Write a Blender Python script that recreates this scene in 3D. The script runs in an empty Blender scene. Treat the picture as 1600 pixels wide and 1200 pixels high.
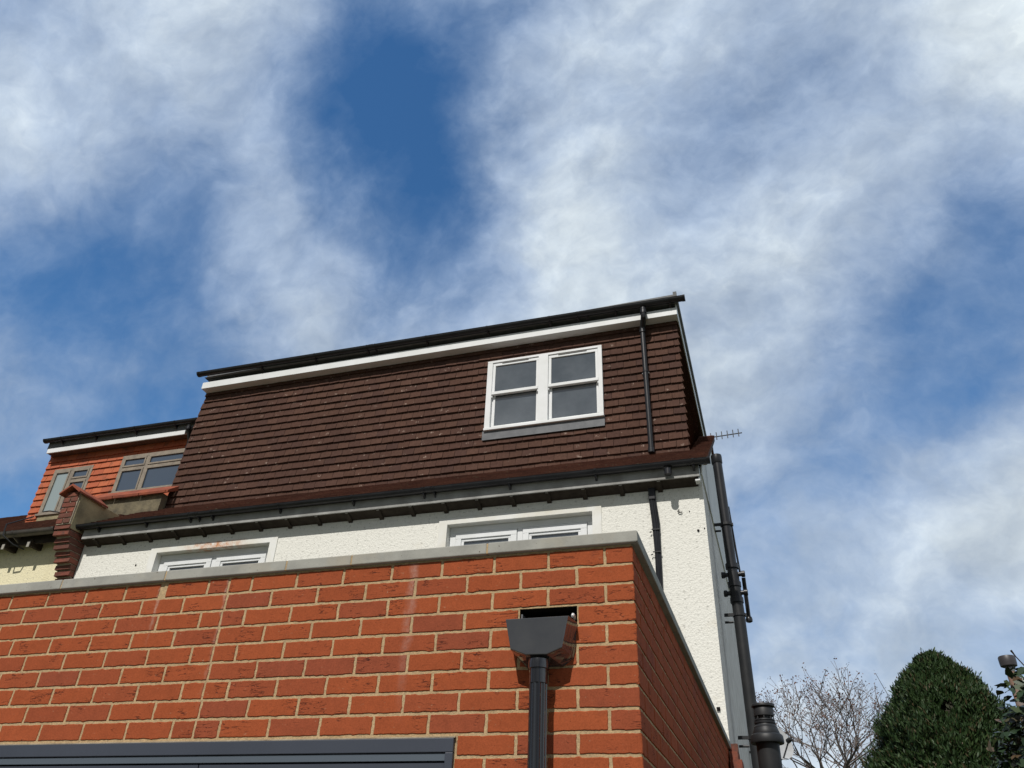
import bpy, bmesh, math, random
from mathutils import Vector, Matrix
R=math.radians
S=bpy.context.scene
# ---------------------------------------------------------------- camera
cam_d=bpy.data.cameras.new('camera'); cam=bpy.data.objects.new('camera',cam_d); S.collection.objects.link(cam); S.camera=cam
Rt=Vector((0.9542728,0.2967016,0.0364894)); Dn=Vector((-0.1352575,0.5373979,-0.8324115)); Fw=Vector((-0.2665872,0.7894122,0.5529554))
m=Matrix((( Rt.x,-Dn.x,-Fw.x,0),(Rt.y,-Dn.y,-Fw.y,0),(Rt.z,-Dn.z,-Fw.z,1.6),(0,0,0,1)))
cam.matrix_world=m
cam_d.sensor_width=36; cam_d.lens=36*1236/1600; cam_d.clip_start=.05; cam_d.clip_end=3000
S.view_settings.view_transform='Standard'; S.view_settings.look='None'; S.view_settings.exposure=0; S.view_settings.gamma=1
S.cycles.max_bounces=8
# ---------------------------------------------------------------- sun
SUN_EL=R(50); SUN_AZ=math.atan2(-.10,-1)      # where the sun stands: behind the camera, a touch to the left
sun_dir=Vector((math.cos(SUN_EL)*math.sin(SUN_AZ),math.cos(SUN_EL)*math.cos(SUN_AZ),math.sin(SUN_EL)))
sl=bpy.data.lights.new('sun','SUN'); sl.energy=3.9; sl.angle=R(.55); sl.color=(1,.965,.91)
so=bpy.data.objects.new('sun',sl); S.collection.objects.link(so); so.rotation_euler=(-sun_dir).to_track_quat('-Z','Y').to_euler()
# ---------------------------------------------------------------- sky
SKYK=90
SKY=[(-0.636,0.262,0.726,-0.145),(-0.564,0.307,0.766,0.276),(-0.480,0.354,0.803,-0.028),(-0.383,0.400,0.833,-0.021),(-0.277,0.443,0.853,0.315),(-0.163,0.481,0.861,-0.434),(-0.048,0.512,0.858,0.399),(0.064,0.535,0.843,0.064),(0.169,0.550,0.818,-0.073),(0.264,0.558,0.787,0.374),(-0.635,0.343,0.692,-0.079),(-0.557,0.394,0.731,-0.192),(-0.465,0.446,0.765,0.583),(-0.360,0.495,0.791,-0.678),(-0.246,0.538,0.806,-0.121),(-0.126,0.574,0.809,0.106),(-0.007,0.601,0.799,-0.020),(0.106,0.618,0.779,0.126),(0.211,0.626,0.751,-0.611),(0.304,0.627,0.718,0.626),(-0.697,0.376,0.611,0.409),(-0.626,0.432,0.650,0.367),(-0.540,0.488,0.686,-0.614),(-0.440,0.543,0.715,0.366),(-0.327,0.593,0.736,-0.481),(-0.205,0.635,0.745,0.601),(-0.081,0.666,0.741,-0.246),(0.040,0.686,0.727,-0.344),(0.152,0.695,0.703,0.587),(0.254,0.695,0.673,-0.293),(-0.688,0.462,0.560,-0.850),(-0.611,0.523,0.595,0.337),(-0.518,0.583,0.626,-0.004),(-0.410,0.640,0.650,0.314),(-0.290,0.689,0.665,-0.579),(-0.164,0.726,0.668,0.471),(-0.037,0.751,0.660,0.114),(0.083,0.762,0.642,0.118),(0.193,0.763,0.617,0.234),(0.290,0.755,0.588,-0.260),(-0.738,0.487,0.467,-0.089),(-0.669,0.551,0.499,-0.217),(-0.584,0.616,0.529,-0.255),(-0.483,0.678,0.554,0.218),(-0.368,0.733,0.572,-0.029),(-0.243,0.777,0.580,0.303),(-0.114,0.808,0.578,-0.412),(0.011,0.824,0.567,0.099),(0.128,0.826,0.548,0.073),(0.233,0.819,0.525,-0.385),(-0.718,0.569,0.400,1.030),(-0.642,0.637,0.427,-0.139),(-0.067,0.874,0.481,0.532),(0.055,0.882,0.469,0.029),(0.167,0.877,0.452,-0.462),(0.266,0.862,0.431,0.639),(-0.754,0.581,0.305,-0.672),(-0.686,0.650,0.327,-0.565),(-0.018,0.925,0.380,-0.384),(0.099,0.924,0.369,0.287),(0.204,0.912,0.355,0.337),(0.025,0.959,0.281,0.070),(0.134,0.953,0.273,-0.298),(0.232,0.936,0.263,-0.093),(-0.044,0.981,0.190,0.124),(0.067,0.980,0.187,0.293),(0.169,0.969,0.183,0.188)]

W=bpy.data.worlds.new('World'); S.world=W; W.use_nodes=True; nt=W.node_tree; nt.nodes.clear()
def N(t,**k):
    n=nt.nodes.new(t)
    for a,b in k.items(): setattr(n,a,b)
    return n
def mth(op,a,b=None,c=None,clamp=False):
    n=N('ShaderNodeMath',operation=op); n.use_clamp=clamp
    for i,v in enumerate((a,b,c)):
        if v is None: continue
        if isinstance(v,(int,float)): n.inputs[i].default_value=v
        else: nt.links.new(v,n.inputs[i])
    return n.outputs[0]
out=N('ShaderNodeOutputWorld'); bg=N('ShaderNodeBackground'); nt.links.new(bg.outputs[0],out.inputs[0])
sky=N('ShaderNodeTexSky',sky_type='NISHITA'); sky.sun_disc=False; sky.sun_elevation=SUN_EL; sky.sun_rotation=SUN_AZ; sky.air_density=1.0; sky.dust_density=.15; sky.ozone_density=1.0
tc=N('ShaderNodeTexCoord'); dirv=tc.outputs['Generated']
def noise(scale,detail,rough,vec,dist=0,color=False):
    n=N('ShaderNodeTexNoise'); n.inputs['Scale'].default_value=scale; n.inputs['Detail'].default_value=detail; n.inputs['Roughness'].default_value=rough; n.inputs['Distortion'].default_value=dist
    nt.links.new(vec,n.inputs['Vector']); return n.outputs['Color' if color else 'Fac']
def vadd(a,b,op='ADD',s=None):
    n=N('ShaderNodeVectorMath',operation=op)
    nt.links.new(a,n.inputs[0])
    if b is not None:
        if isinstance(b,tuple): n.inputs[1].default_value=b
        else: nt.links.new(b,n.inputs[1])
    if s is not None: n.inputs['Scale'].default_value=s
    return n.outputs[0]
w1=vadd(vadd(noise(3.2,5,.6,dirv,color=True),(.5,.5,.5),'SUBTRACT'),None,'SCALE',.20)
w2=vadd(vadd(noise(11,5,.62,dirv,color=True),(.5,.5,.5),'SUBTRACT'),None,'SCALE',.075)
wd=vadd(vadd(dirv,w1),w2,'ADD'); wdn=N('ShaderNodeVectorMath',operation='NORMALIZE'); nt.links.new(wd,wdn.inputs[0]); wd=wdn.outputs[0]
sp0=N('ShaderNodeSeparateXYZ'); nt.links.new(dirv,sp0.inputs[0])
bk=mth('MULTIPLY',mth('SUBTRACT',.10,sp0.outputs['Y']),2.2,clamp=True)   # unseen grey cloud bank added behind the viewer to dull the fill light
sd=mth('MULTIPLY',mth('SUBTRACT',sp0.outputs['X'],.36),1.6,clamp=True)    # unseen brighter cloud added at the right to lift the shaded gable
acc=mth('MULTIPLY_ADD',sd,.45,.5)
for (x,y,z,wt) in SKY:
    dn=N('ShaderNodeVectorMath',operation='DOT_PRODUCT'); nt.links.new(wd,dn.inputs[0]); dn.inputs[1].default_value=(x,y,z)
    e=mth('EXPONENT',mth('MULTIPLY_ADD',dn.outputs['Value'],SKYK,-SKYK))
    acc=mth('MULTIPLY_ADD',e,wt,acc)
# wisps: cloud-layer coordinates, stretched along the wind
mp=N('ShaderNodeMapping'); mp.inputs['Rotation'].default_value=(0,0,R(35)); mp.inputs['Scale'].default_value=(1,1.5,1.15); nt.links.new(dirv,mp.inputs['Vector'])
mpv=vadd(mp.outputs[0],vadd(vadd(noise(7,4,.6,dirv,color=True),(.5,.5,.5),'SUBTRACT'),None,'SCALE',.09))
n1=noise(4.2,9,.58,mpv,0); n2=noise(13,8,.60,mpv,0); n3=noise(38,5,.6,mpv,0)
# the same fields a little way towards the sun: the difference lights one flank of every puff
mps=vadd(mpv,tuple(sun_dir*.035)); n1s=noise(4.2,6,.58,mps,0); n2s=noise(13,5,.60,mps,0)
cov=mth('ADD',acc,mth('MULTIPLY_ADD',n1,.66,-.33)); cov=mth('ADD',cov,mth('MULTIPLY_ADD',n2,.40,-.20)); cov=mth('ADD',cov,mth('MULTIPLY_ADD',n3,.10,-.05))
litd=mth('ADD',mth('MULTIPLY',mth('SUBTRACT',n1,n1s),.85),mth('MULTIPLY',mth('SUBTRACT',n2,n2s),.22))
litf=mth('ADD',1.0,litd)
def ramp(fac,stops):
    r=N('ShaderNodeValToRGB'); r.color_ramp.interpolation='B_SPLINE' if len(stops)>3 else 'LINEAR'
    while len(r.color_ramp.elements)<len(stops): r.color_ramp.elements.new(.5)
    for e,(p,c) in zip(r.color_ramp.elements,stops): e.position=p; e.color=(*c,1)
    nt.links.new(fac,r.inputs[0]); return r.outputs[0]
op=ramp(cov,[(.05,(0,0,0)),(.20,(.15,)*3),(.38,(.45,)*3),(.55,(.82,)*3),(.78,(1,)*3)])
sep=N('ShaderNodeSeparateXYZ'); nt.links.new(dirv,sep.inputs[0])
ccol=ramp(cov,[(.2,(.31,.43,.62)),(.50,(.38,.485,.66)),(.74,(.475,.575,.715)),(.97,(.80,.88,.92))])
# bellies of the thicker clouds are greyer, more so low down
gz=mth('MULTIPLY',mth('SUBTRACT',noise(5.5,6,.55,wd),.40,clamp=True),2.0,clamp=True)
lowz=mth('SUBTRACT',1.0,mth('MULTIPLY',sep.outputs['Z'],1.5),clamp=True)
gm=mth('MULTIPLY',gz,mth('MULTIPLY_ADD',lowz,1.2,.30),clamp=True)
mixg=N('ShaderNodeMix',data_type='RGBA'); nt.links.new(gm,mixg.inputs[0]); lc=N('ShaderNodeVectorMath',operation='SCALE'); nt.links.new(ccol,lc.inputs[0]); nt.links.new(litf,lc.inputs['Scale']); nt.links.new(lc.outputs[0],mixg.inputs[6]); mixg.inputs[7].default_value=(.31,.37,.44,1)
skb=N('ShaderNodeVectorMath',operation='MULTIPLY'); nt.links.new(sky.outputs[0],skb.inputs[0]); skb.inputs[1].default_value=(.052,.100,.135)
mixc=N('ShaderNodeMix',data_type='RGBA'); nt.links.new(op,mixc.inputs[0]); nt.links.new(skb.outputs[0],mixc.inputs[6]); nt.links.new(mixg.outputs[2],mixc.inputs[7])
bkf=mth('MULTIPLY',mth('MULTIPLY',bk,mth('SUBTRACT',1.0,sd)),.92)
bkc=ramp(noise(3.5,6,.6,dirv),[(.36,(.12,.13,.145)),(.64,(.38,.385,.39))])
mixb=N('ShaderNodeMix',data_type='RGBA'); nt.links.new(bkf,mixb.inputs[0]); nt.links.new(mixc.outputs[2],mixb.inputs[6]); nt.links.new(bkc,mixb.inputs[7])
nt.links.new(mixb.outputs[2],bg.inputs[0]); bg.inputs[1].default_value=1.0
W.cycles.sampling_method='MANUAL'; W.cycles.sample_map_resolution=512
# ---------------------------------------------------------------- helpers
rnd=random.Random(7)
def mat(name,col,rough=.7,spec=.5,metal=0,var=None,nscale=8,bump=0,bscale=60,bdist=.002,island=None,ior=None,hook=None,coat=0):
    """var: second colour mixed by noise; island: list of colours picked per loose piece"""
    M_=bpy.data.materials.new(name); M_.use_nodes=True; t=M_.node_tree; b=t.nodes['Principled BSDF']
    b.inputs['Base Color'].default_value=(*col,1); b.inputs['Roughness'].default_value=rough; b.inputs['Metallic'].default_value=metal
    b.inputs['Specular IOR Level'].default_value=spec
    if coat: b.inputs['Coat Weight'].default_value=coat; b.inputs['Coat Roughness'].default_value=.08
    if ior: b.inputs['IOR'].default_value=ior
    L=t.links.new; tc=t.nodes.new('ShaderNodeTexCoord').outputs['Object']
    def no(s,d=4,r=.6,vec=tc,dist=0):
        n=t.nodes.new('ShaderNodeTexNoise'); n.inputs['Scale'].default_value=s; n.inputs['Detail'].default_value=d; n.inputs['Roughness'].default_value=r; n.inputs['Distortion'].default_value=dist; L(vec,n.inputs['Vector']); return n.outputs['Fac']
    def rp(f,st,interp='LINEAR'):
        r=t.nodes.new('ShaderNodeValToRGB'); r.color_ramp.interpolation=interp
        while len(r.color_ramp.elements)<len(st): r.color_ramp.elements.new(.5)
        for e,(p,c) in zip(r.color_ramp.elements,st): e.position=p; e.color=(*(c if isinstance(c,tuple) else (c,)*3),1)
        L(f,r.inputs[0]); return r.outputs[0]
    def mx(f,a,c,bt='MIX'):
        a=tuple(col) if a is None else a; c=tuple(col) if c is None else c
        n=t.nodes.new('ShaderNodeMix'); n.data_type='RGBA'; n.blend_type=bt
        for i,v in ((0,f),(6,a),(7,c)):
            if isinstance(v,(int,float)): n.inputs[i].default_value=v
            elif isinstance(v,tuple): n.inputs[i].default_value=(*v,1)
            else: L(v,n.inputs[i])
        return n.outputs[2]
    def mp(sc,rot=(0,0,0),loc=(0,0,0)):
        n=t.nodes.new('ShaderNodeMapping'); n.inputs['Scale'].default_value=sc; n.inputs['Rotation'].default_value=rot; n.inputs['Location'].default_value=loc; L(tc,n.inputs['Vector']); return n.outputs[0]
    c=None
    if island:
        g=t.nodes.new('ShaderNodeNewGeometry').outputs['Random Per Island']; k=len(island)
        c=rp(g,[(i/max(1,k-1),x) for i,x in enumerate(island)])
    if var: c=mx(rp(no(nscale,5),[(.35,0.),(.68,1.)]), c if c is not None else tuple(col), tuple(var))
    h=no(bscale,6,.65) if bump else None
    if hook:
        r=hook(t,dict(no=no,rp=rp,mx=mx,mp=mp,L=L,tc=tc,b=b),c,h)
        if r: c,h=r
    if c is not None: L(c,b.inputs['Base Color'])
    if h is not None:
        bn=t.nodes.new('ShaderNodeBump'); bn.inputs['Strength'].default_value=bump or 1; bn.inputs['Distance'].default_value=bdist; L(h,bn.inputs['Height']); L(bn.outputs[0],b.inputs['Normal'])
    return M_
class MB:
    def __init__(s): s.v=[]; s.f=[]
    def add(s,vs,fs):
        o=len(s.v); s.v+= [tuple(p) for p in vs]; s.f+=[tuple(i+o for i in f) for f in fs]; return s
    def box(s,x0,x1,y0,y1,z0,z1):
        x0,x1=sorted((x0,x1)); y0,y1=sorted((y0,y1)); z0,z1=sorted((z0,z1))
        return s.add([(x0,y0,z0),(x1,y0,z0),(x1,y1,z0),(x0,y1,z0),(x0,y0,z1),(x1,y0,z1),(x1,y1,z1),(x0,y1,z1)],
            [(0,3,2,1),(4,5,6,7),(0,1,5,4),(1,2,6,5),(2,3,7,6),(3,0,4,7)])
    def hexa(s,p):   # eight points: bottom ring of four, top ring of four
        return s.add(p,[(0,3,2,1),(4,5,6,7),(0,1,5,4),(1,2,6,5),(2,3,7,6),(3,0,4,7)])
    def obox(s,o,u,v,n,a0,a1,b0,b1,c0,c1):
        o,u,v,n=map(Vector,(o,u,v,n))
        P=lambda a,b,c:o+u*a+v*b+n*c
        return s.hexa([P(a0,b0,c0),P(a1,b0,c0),P(a1,b1,c0),P(a0,b1,c0),P(a0,b0,c1),P(a1,b0,c1),P(a1,b1,c1),P(a0,b1,c1)])
    def ring(s,rings,cap=True,close=True):
        n=len(rings[0]); vs=[p for r in rings for p in r]; fs=[]
        for i in range(len(rings)-1):
            for j in range(n if close else n-1):
                k=(j+1)%n; fs.append((i*n+j,i*n+k,(i+1)*n+k,(i+1)*n+j))
        if cap: fs.append(tuple(range(n))[::-1]); fs.append(tuple((len(rings)-1)*n+j for j in range(n)))
        return s.add(vs,fs)
    def tube(s,pts,r,n=14,cap=True):
        pts=[Vector(p) for p in pts]; rr=r if isinstance(r,(list,tuple)) else [r]*len(pts); rings=[]
        t0=(pts[1]-pts[0]).normalized(); up=Vector((0,0,1)) if abs(t0.z)<.9 else Vector((0,1,0)); a=t0.cross(up).normalized()
        for i,p in enumerate(pts):
            if i==0: t=t0
            elif i==len(pts)-1: t=(pts[i]-pts[i-1]).normalized()
            else: t=((pts[i]-pts[i-1]).normalized()+(pts[i+1]-pts[i]).normalized()).normalized()
            a=(a-t*a.dot(t)).normalized(); b=t.cross(a)
            rings.append([p+(a*math.cos(2*math.pi*k/n)+b*math.sin(2*math.pi*k/n))*rr[i] for k in range(n)])
        return s.ring(rings,cap)
    def lathe(s,c,prof,n=24,axis=None):
        c=Vector(c); ax=Vector(axis or (0,0,1)).normalized(); a=ax.orthogonal().normalized(); b=ax.cross(a)
        return s.ring([[c+ax*z+(a*math.cos(2*math.pi*k/n)+b*math.sin(2*math.pi*k/n))*r for k in range(n)] for r,z in prof])
    def prism(s,poly,off):   # polygon extruded by a vector
        n=len(poly); off=Vector(off); a=[Vector(p) for p in poly]; b=[p+off for p in a]
        return s.add(a+b,[tuple(range(n))[::-1],tuple(range(n,2*n))]+[(i,(i+1)%n,n+(i+1)%n,n+i) for i in range(n)])
    def build(s,name,m_,parent=None,smooth=False,bevel=0,fix=False):
        me=bpy.data.meshes.new(name); me.from_pydata(s.v,[],s.f)
        if fix or True:
            bm=bmesh.new(); bm.from_mesh(me); bmesh.ops.recalc_face_normals(bm,faces=bm.faces) if fix else None; bm.to_mesh(me); bm.free()
        me.materials.append(m_)
        if smooth: me.shade_smooth()
        o=bpy.data.objects.new(name,me); S.collection.objects.link(o)
        if smooth: me.set_sharp_from_angle(angle=R(40))
        if bevel:
            b=o.modifiers.new('bevel','BEVEL'); b.width=bevel; b.segments=2; b.limit_method='ANGLE'
        if parent: o.parent=parent
        return o
def thing(name,label,cat,loc=(0,0,0),group=None):
    o=bpy.data.objects.new(name,None); S.collection.objects.link(o); o.empty_display_size=.2
    o['label']=label; o['category']=cat
    if group: o['group']=group
    return o
def tag(o,label,cat,group=None):
    o['label']=label; o['category']=cat
    if group: o['group']=group
    return o
def lab(o,l): o['label']=l; return o
def plate_with_holes(mb,o,u,v,n,u0,u1,v0,v1,holes,depth=0):
    """flat skin u0..u1 x v0..v1 with rectangular holes, reveals going back by depth (against n)"""
    o,u,v,n=map(Vector,(o,u,v,n)); us=sorted({u0,u1,*[h[0] for h in holes],*[h[1] for h in holes]}); vs=sorted({v0,v1,*[h[2] for h in holes],*[h[3] for h in holes]})
    us=[a for a in us if u0<=a<=u1]; vs=[a for a in vs if v0<=a<=v1]
    idx={}; V=[]; F=[]
    def vid(i,j):
        if (i,j) not in idx: idx[(i,j)]=len(V); V.append(o+u*us[i]+v*vs[j])
        return idx[(i,j)]
    for i in range(len(us)-1):
        for j in range(len(vs)-1):
            cu=(us[i]+us[i+1])/2; cv=(vs[j]+vs[j+1])/2
            if any(h[0]<cu<h[1] and h[2]<cv<h[3] for h in holes): continue
            F.append((vid(i,j),vid(i+1,j),vid(i+1,j+1),vid(i,j+1)))
    mb.add(V,F)
    for h in holes:
        P=lambda a,b,c:o+u*a+v*b-n*c
        a0,a1,b0,b1=max(h[0],u0),min(h[1],u1),max(h[2],v0),min(h[3],v1)
        for (p,q) in (((a0,b0),(a1,b0)),((a1,b0),(a1,b1)),((a1,b1),(a0,b1)),((a0,b1),(a0,b0))):
            mb.add([P(*p,0),P(*q,0),P(*q,depth),P(*p,depth)],[(3,2,1,0)])
def cut(rects,h):
    out=[]
    for (a,b,c,d) in rects:
        if h[1]<=a or h[0]>=b or h[3]<=c or h[2]>=d: out.append((a,b,c,d)); continue
        if h[0]>a: out.append((a,h[0],c,d))
        if h[1]<b: out.append((h[1],b,c,d))
        m0,m1=max(a,h[0]),min(b,h[1])
        if h[2]>c: out.append((m0,m1,c,h[2]))
        if h[3]<d: out.append((m0,m1,h[3],d))
    return out
def tiles(mb,o,u,v,n,w,rows,gauge,tw,holes=(),left=None,th=.013,lift=.012,seed=1,gap=.0042,keep=None):
    """courses of plain tiles: row 0 lowest; each tile a wedge, thick and lifted at its lower edge"""
    rr=random.Random(seed); o,u,v,n=map(Vector,(o,u,v,n))
    for k in range(rows):
        v0=k*gauge; v1=v0+gauge+.004; x=-(tw/2 if k%2 else 0)
        while x<w:
            a,b=x+gap/2,x+tw-gap/2; x+=tw
            a=max(a,left(v0) if left else 0); b=min(b,w)
            if b-a<.015: continue
            if keep and not keep((a+b)/2,v0): continue
            rs=[(a,b,v0,v1)]
            for h in holes: rs=[q for r_ in rs for q in cut([r_],h)]
            for (a1,b1,c1,d1) in rs:
                if b1-a1<.01 or d1-c1<.01: continue
                dl=rr.uniform(-.0022,.0022) ; j=[rr.uniform(0,.0065) for _ in range(4)]; sk=rr.uniform(-.004,.004)
                P=lambda a_,b_,c_:o+u*a_+v*b_+n*c_
                f0=(lift+th)*(1-(c1-v0)/gauge)+.004; f1=(lift+th)*(1-(min(d1,v0+gauge)-v0)/gauge)+.001
                mb.hexa([P(a1,c1+dl-sk,-.004),P(b1,c1+dl+sk,-.004),P(b1,d1,-.004),P(a1,d1,-.004),P(a1,c1+dl-sk,f0+j[0]),P(b1,c1+dl+sk,f0+j[1]),P(b1,d1,f1+j[2]*.3),P(a1,d1,f1+j[3]*.3)])
# ---------------------------------------------------------------- materials
def brick_hook(stain):
    def f(t,q,c,h):
        no,rp,mx,mp,L=q['no'],q['rp'],q['mx'],q['mp'],q['L']
        mott=rp(no(22,5,.7),[(.3,(.88,.88,.88)),(.5,(1,1,1)),(.72,(1.10,1.09,1.08))]); c=mx(1,c,mott,'MULTIPLY')
        fine=rp(no(190,3,.7),[(.3,(.80,.80,.80)),(.6,(1.06,1.06,1.06))]); c=mx(1,c,fine,'MULTIPLY')
        # drag folds in the clay: short dark creases along the brick
        cr=no(1,4,.75,mp((26,26,150)),.7); cm=rp(cr,[(.67,0.),(.70,1.)]); 
        l0=no(1,3,.6,mp((9,9,62)),.35); l1=rp(l0,[(.484,0.),(.497,1.),(.503,1.),(.516,0.)]); l2=rp(no(11,2,.5),[(.55,0.),(.60,1.)]); l3=mx(1,l1,l2,'MULTIPLY')
        cm=mx(1,cm,l3,'LIGHTEN'); c=mx(cm,c,(.065,.018,.013))
        bl=rp(no(7,3,.6),[(.66,0.),(.8,.25)]); c=mx(bl,c,(.15,.05,.04))
        # mortar smears and lime bloom
        sm=rp(no(1,5,.7,mp((45,45,70))),[(.65,0.),(.74,.6)]); c=mx(sm,c,(.46,.33,.21))
        if stain:
            sx=t.nodes.new('ShaderNodeSeparateXYZ'); L(q['tc'],sx.inputs[0])
            def band(x0,wd,zlo,s):
                a=t.nodes.new('ShaderNodeMath'); a.operation='SUBTRACT'; L(sx.outputs[0],a.inputs[0]); a.inputs[1].default_value=x0
                w=t.nodes.new('ShaderNodeMath'); w.operation='MULTIPLY_ADD'; L(no(14,4,.6),w.inputs[0]); w.inputs[1].default_value=.05; L(a.outputs[0],w.inputs[2])
                b=t.nodes.new('ShaderNodeMath'); b.operation='ABSOLUTE'; e=t.nodes.new('ShaderNodeMath'); e.operation='SUBTRACT'; L(w.outputs[0],e.inputs[0]); e.inputs[1].default_value=.025; L(e.outputs[0],b.inputs[0])
                m1=rp(b.outputs[0],[(wd*.25,s),(wd,0.)]); m2=rp(sx.outputs[2],[(zlo,0.),(1,1.)]) if False else None
                zz=t.nodes.new('ShaderNodeMapRange'); L(sx.outputs[2],zz.inputs[0]); zz.inputs[1].default_value=zlo; zz.inputs[2].default_value=2.75
                mm=t.nodes.new('ShaderNodeMath'); mm.operation='MULTIPLY'; L(m1,mm.inputs[0]); L(zz.outputs[0],mm.inputs[1])
                m3=t.nodes.new('ShaderNodeMath'); m3.operation='MULTIPLY'; L(mm.outputs[0],m3.inputs[0]); L(rp(no(60,4,.7),[(.35,.3),(.65,1.)]),m3.inputs[1]); return m3.outputs[0]
            c=mx(band(-1.365,.026,2.15,.38),c,(.50,.38,.33)); c=mx(band(-2.262,.012,2.2,.45),c,(.55,.44,.36)); c=mx(band(-2.62,.01,2.5,.6),c,(.6,.5,.4))
        hh=mx(.5,h,no(30,4,.6)); hh=mx(cm,hh,(0.,0.,0.)); return c,hh
    return f
REDS=[(.300,.072,.028),(.330,.080,.030),(.310,.074,.028),(.342,.083,.031),(.280,.068,.030),(.326,.078,.029),(.318,.076,.029),(.262,.067,.034),(.338,.081,.030),(.312,.074,.028)]
m_brick=mat('red_brick',(.28,.06,.03),.9,.12,island=REDS,bump=1,bscale=110,bdist=.0016,hook=brick_hook(True))
def mortar_hook(t,q,c,h):
    c=q['mx'](q['rp'](q['no'](70,4,.7),[(.35,0.),(.65,.6)]),c,(.24,.185,.12)); return c,h
m_mortar=mat('mortar',(.57,.415,.235),.95,.1,var=(.48,.335,.18),nscale=10,bump=1,bscale=170,bdist=.003,hook=mortar_hook)
def coping_hook(t,q,c,h):
    pit=q['rp'](q['no'](75,2,.5),[(.705,0.),(.73,1.)]); c=q['mx'](pit,c,(.12,.10,.08)); c=q['mx'](q['rp'](q['no'](3.2,5,.65),[(.5,0.),(.75,.5)]),c,(.42,.36,.26))
    return c,q['mx'](pit,h,(0.,0.,0.))
m_coping=mat('cast_stone',(.36,.355,.32),.9,.15,var=(.28,.275,.25),nscale=9,bump=.8,bscale=120,bdist=.0012,hook=coping_hook)
def tile_hook(spec):
    def f(t,q,c,h):
        no,rp,mx,mp=q['no'],q['rp'],q['mx'],q['mp']
        c=mx(1,c,rp(no(30,5,.7),[(.3,(.75,.75,.75)),(.7,(1.2,1.2,1.2))]),'MULTIPLY')
        v=t.nodes.new('ShaderNodeTexVoronoi'); v.inputs['Scale'].default_value=6.5; q['L'](mp((1,1,1.3)),v.inputs['Vector'])
        a=rp(v.outputs['Distance'],[(.12,1.),(.22,0.)]); b=rp(no(48,3,.6),[(.50,0.),(.60,1.)]); c=mx(mx(1,a,b,'MULTIPLY'),c,spec)
        c=mx(rp(no(1.4,3,.5),[(.35,0.),(.7,.22)]),c,(.03,.018,.015)); return c,h
    return f
BRN=[(.088,.046,.034),(.080,.042,.032),(.096,.051,.037),(.084,.044,.032),(.104,.055,.040),(.074,.040,.032),(.089,.046,.034)]
m_tile=mat('brown_plain_tile',(.075,.04,.033),.9,.12,island=BRN,bump=1,bscale=220,bdist=.0012,hook=tile_hook((.30,.22,.18)))
m_rooft=mat('weathered_roof_tile',(.13,.06,.045),.9,.12,island=[(.15,.068,.050),(.12,.056,.043),(.17,.080,.056),(.125,.062,.047)],bump=1,bscale=160,bdist=.002,hook=tile_hook((.20,.17,.12)))
def orange_hook(t,q,c,h):
    no,rp,mx=q['no'],q['rp'],q['mx']
    c=mx(rp(no(5,5,.7),[(.55,0.),(.66,.8)]),c,(.10,.055,.035)); c=mx(rp(no(40,4,.7),[(.3,.35),(.6,0.)]),c,(.22,.06,.03)); return c,h
m_orange=mat('orange_hung_tile',(.5,.13,.05),.8,.3,island=[(.46,.12,.05),(.40,.10,.046),(.50,.14,.06),(.44,.115,.05),(.34,.09,.045)],bump=1,bscale=150,bdist=.0015,hook=orange_hook)
m_redcop=mat('red_clay_coping',(.30,.085,.045),.85,.2,var=(.16,.05,.035),nscale=6,bump=.8,bscale=90,bdist=.002)
def render_hook(t,q,c,h):
    no,rp,mx,mp=q['no'],q['rp'],q['mx'],q['mp']
    v=t.nodes.new('ShaderNodeTexVoronoi'); v.inputs['Scale'].default_value=58; q['L'](q['tc'],v.inputs['Vector'])
    hh=mx(.5,v.outputs['Distance'],no(26,5,.7)); c=mx(rp(no(30,5,.75),[(.32,.75),(.45,0.)]),c,(.28,.27,.24))
    c=mx(rp(no(2.2,4,.6),[(.60,0.),(.78,.35)]),c,(.55,.44,.26)); return c,hh
m_white_r=mat('white_roughcast',(.79,.775,.71),.9,.2,bump=1,bscale=40,bdist=.0055,hook=render_hook)
m_cream_r=mat('cream_roughcast',(.80,.73,.50),.9,.2,bump=1,bscale=40,bdist=.0055,hook=render_hook)

def band_hook(t,q,c,h):
    d=t.nodes.new('ShaderNodeVectorMath'); d.operation='DISTANCE'; q['L'](q['mp']((1,1.4,2.2)),d.inputs[0]); d.inputs[1].default_value=(-6.28,7.66*1.4,5.16*2.2)
    m=q['mx'](1,q['rp'](d.outputs['Value'],[(.10,1.),(.55,0.)]),q['rp'](q['no'](14,5,.7),[(.42,0.),(.6,1.)]),'MULTIPLY'); return q['mx'](m,c,(.55,.25,.12)),h
m_band=mat('smooth_painted_render',(.79,.785,.75),.85,.2,var=(.70,.67,.58),nscale=4,bump=.5,bscale=90,bdist=.002,hook=band_hook)
m_gable=mat('grey_gable_render',(.80,.76,.71),.9,.2,var=(.62,.58,.53),nscale=5,bump=1,bscale=55,bdist=.008)
m_gable2=mat('smooth_gable_render',(.80,.79,.77),.85,.2,var=(.68,.68,.67),nscale=6,bump=.7,bscale=70,bdist=.004)
m_lime=mat('old_lime_render',(.46,.39,.23),.95,.15,var=(.22,.19,.12),nscale=3.5,bump=1,bscale=45,bdist=.006)
m_grime=mat('mossy_render',(.20,.17,.11),.95,.15,var=(.06,.055,.045),nscale=5,bump=1,bscale=35,bdist=.007)
m_oldbrick=mat('old_brick',(.2,.07,.05),.9,.2,island=[(.26,.075,.05),(.19,.062,.046),(.30,.09,.055),(.14,.055,.042),(.23,.075,.05)],var=(.12,.06,.045),nscale=14,bump=1,bscale=60,bdist=.005)
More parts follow.
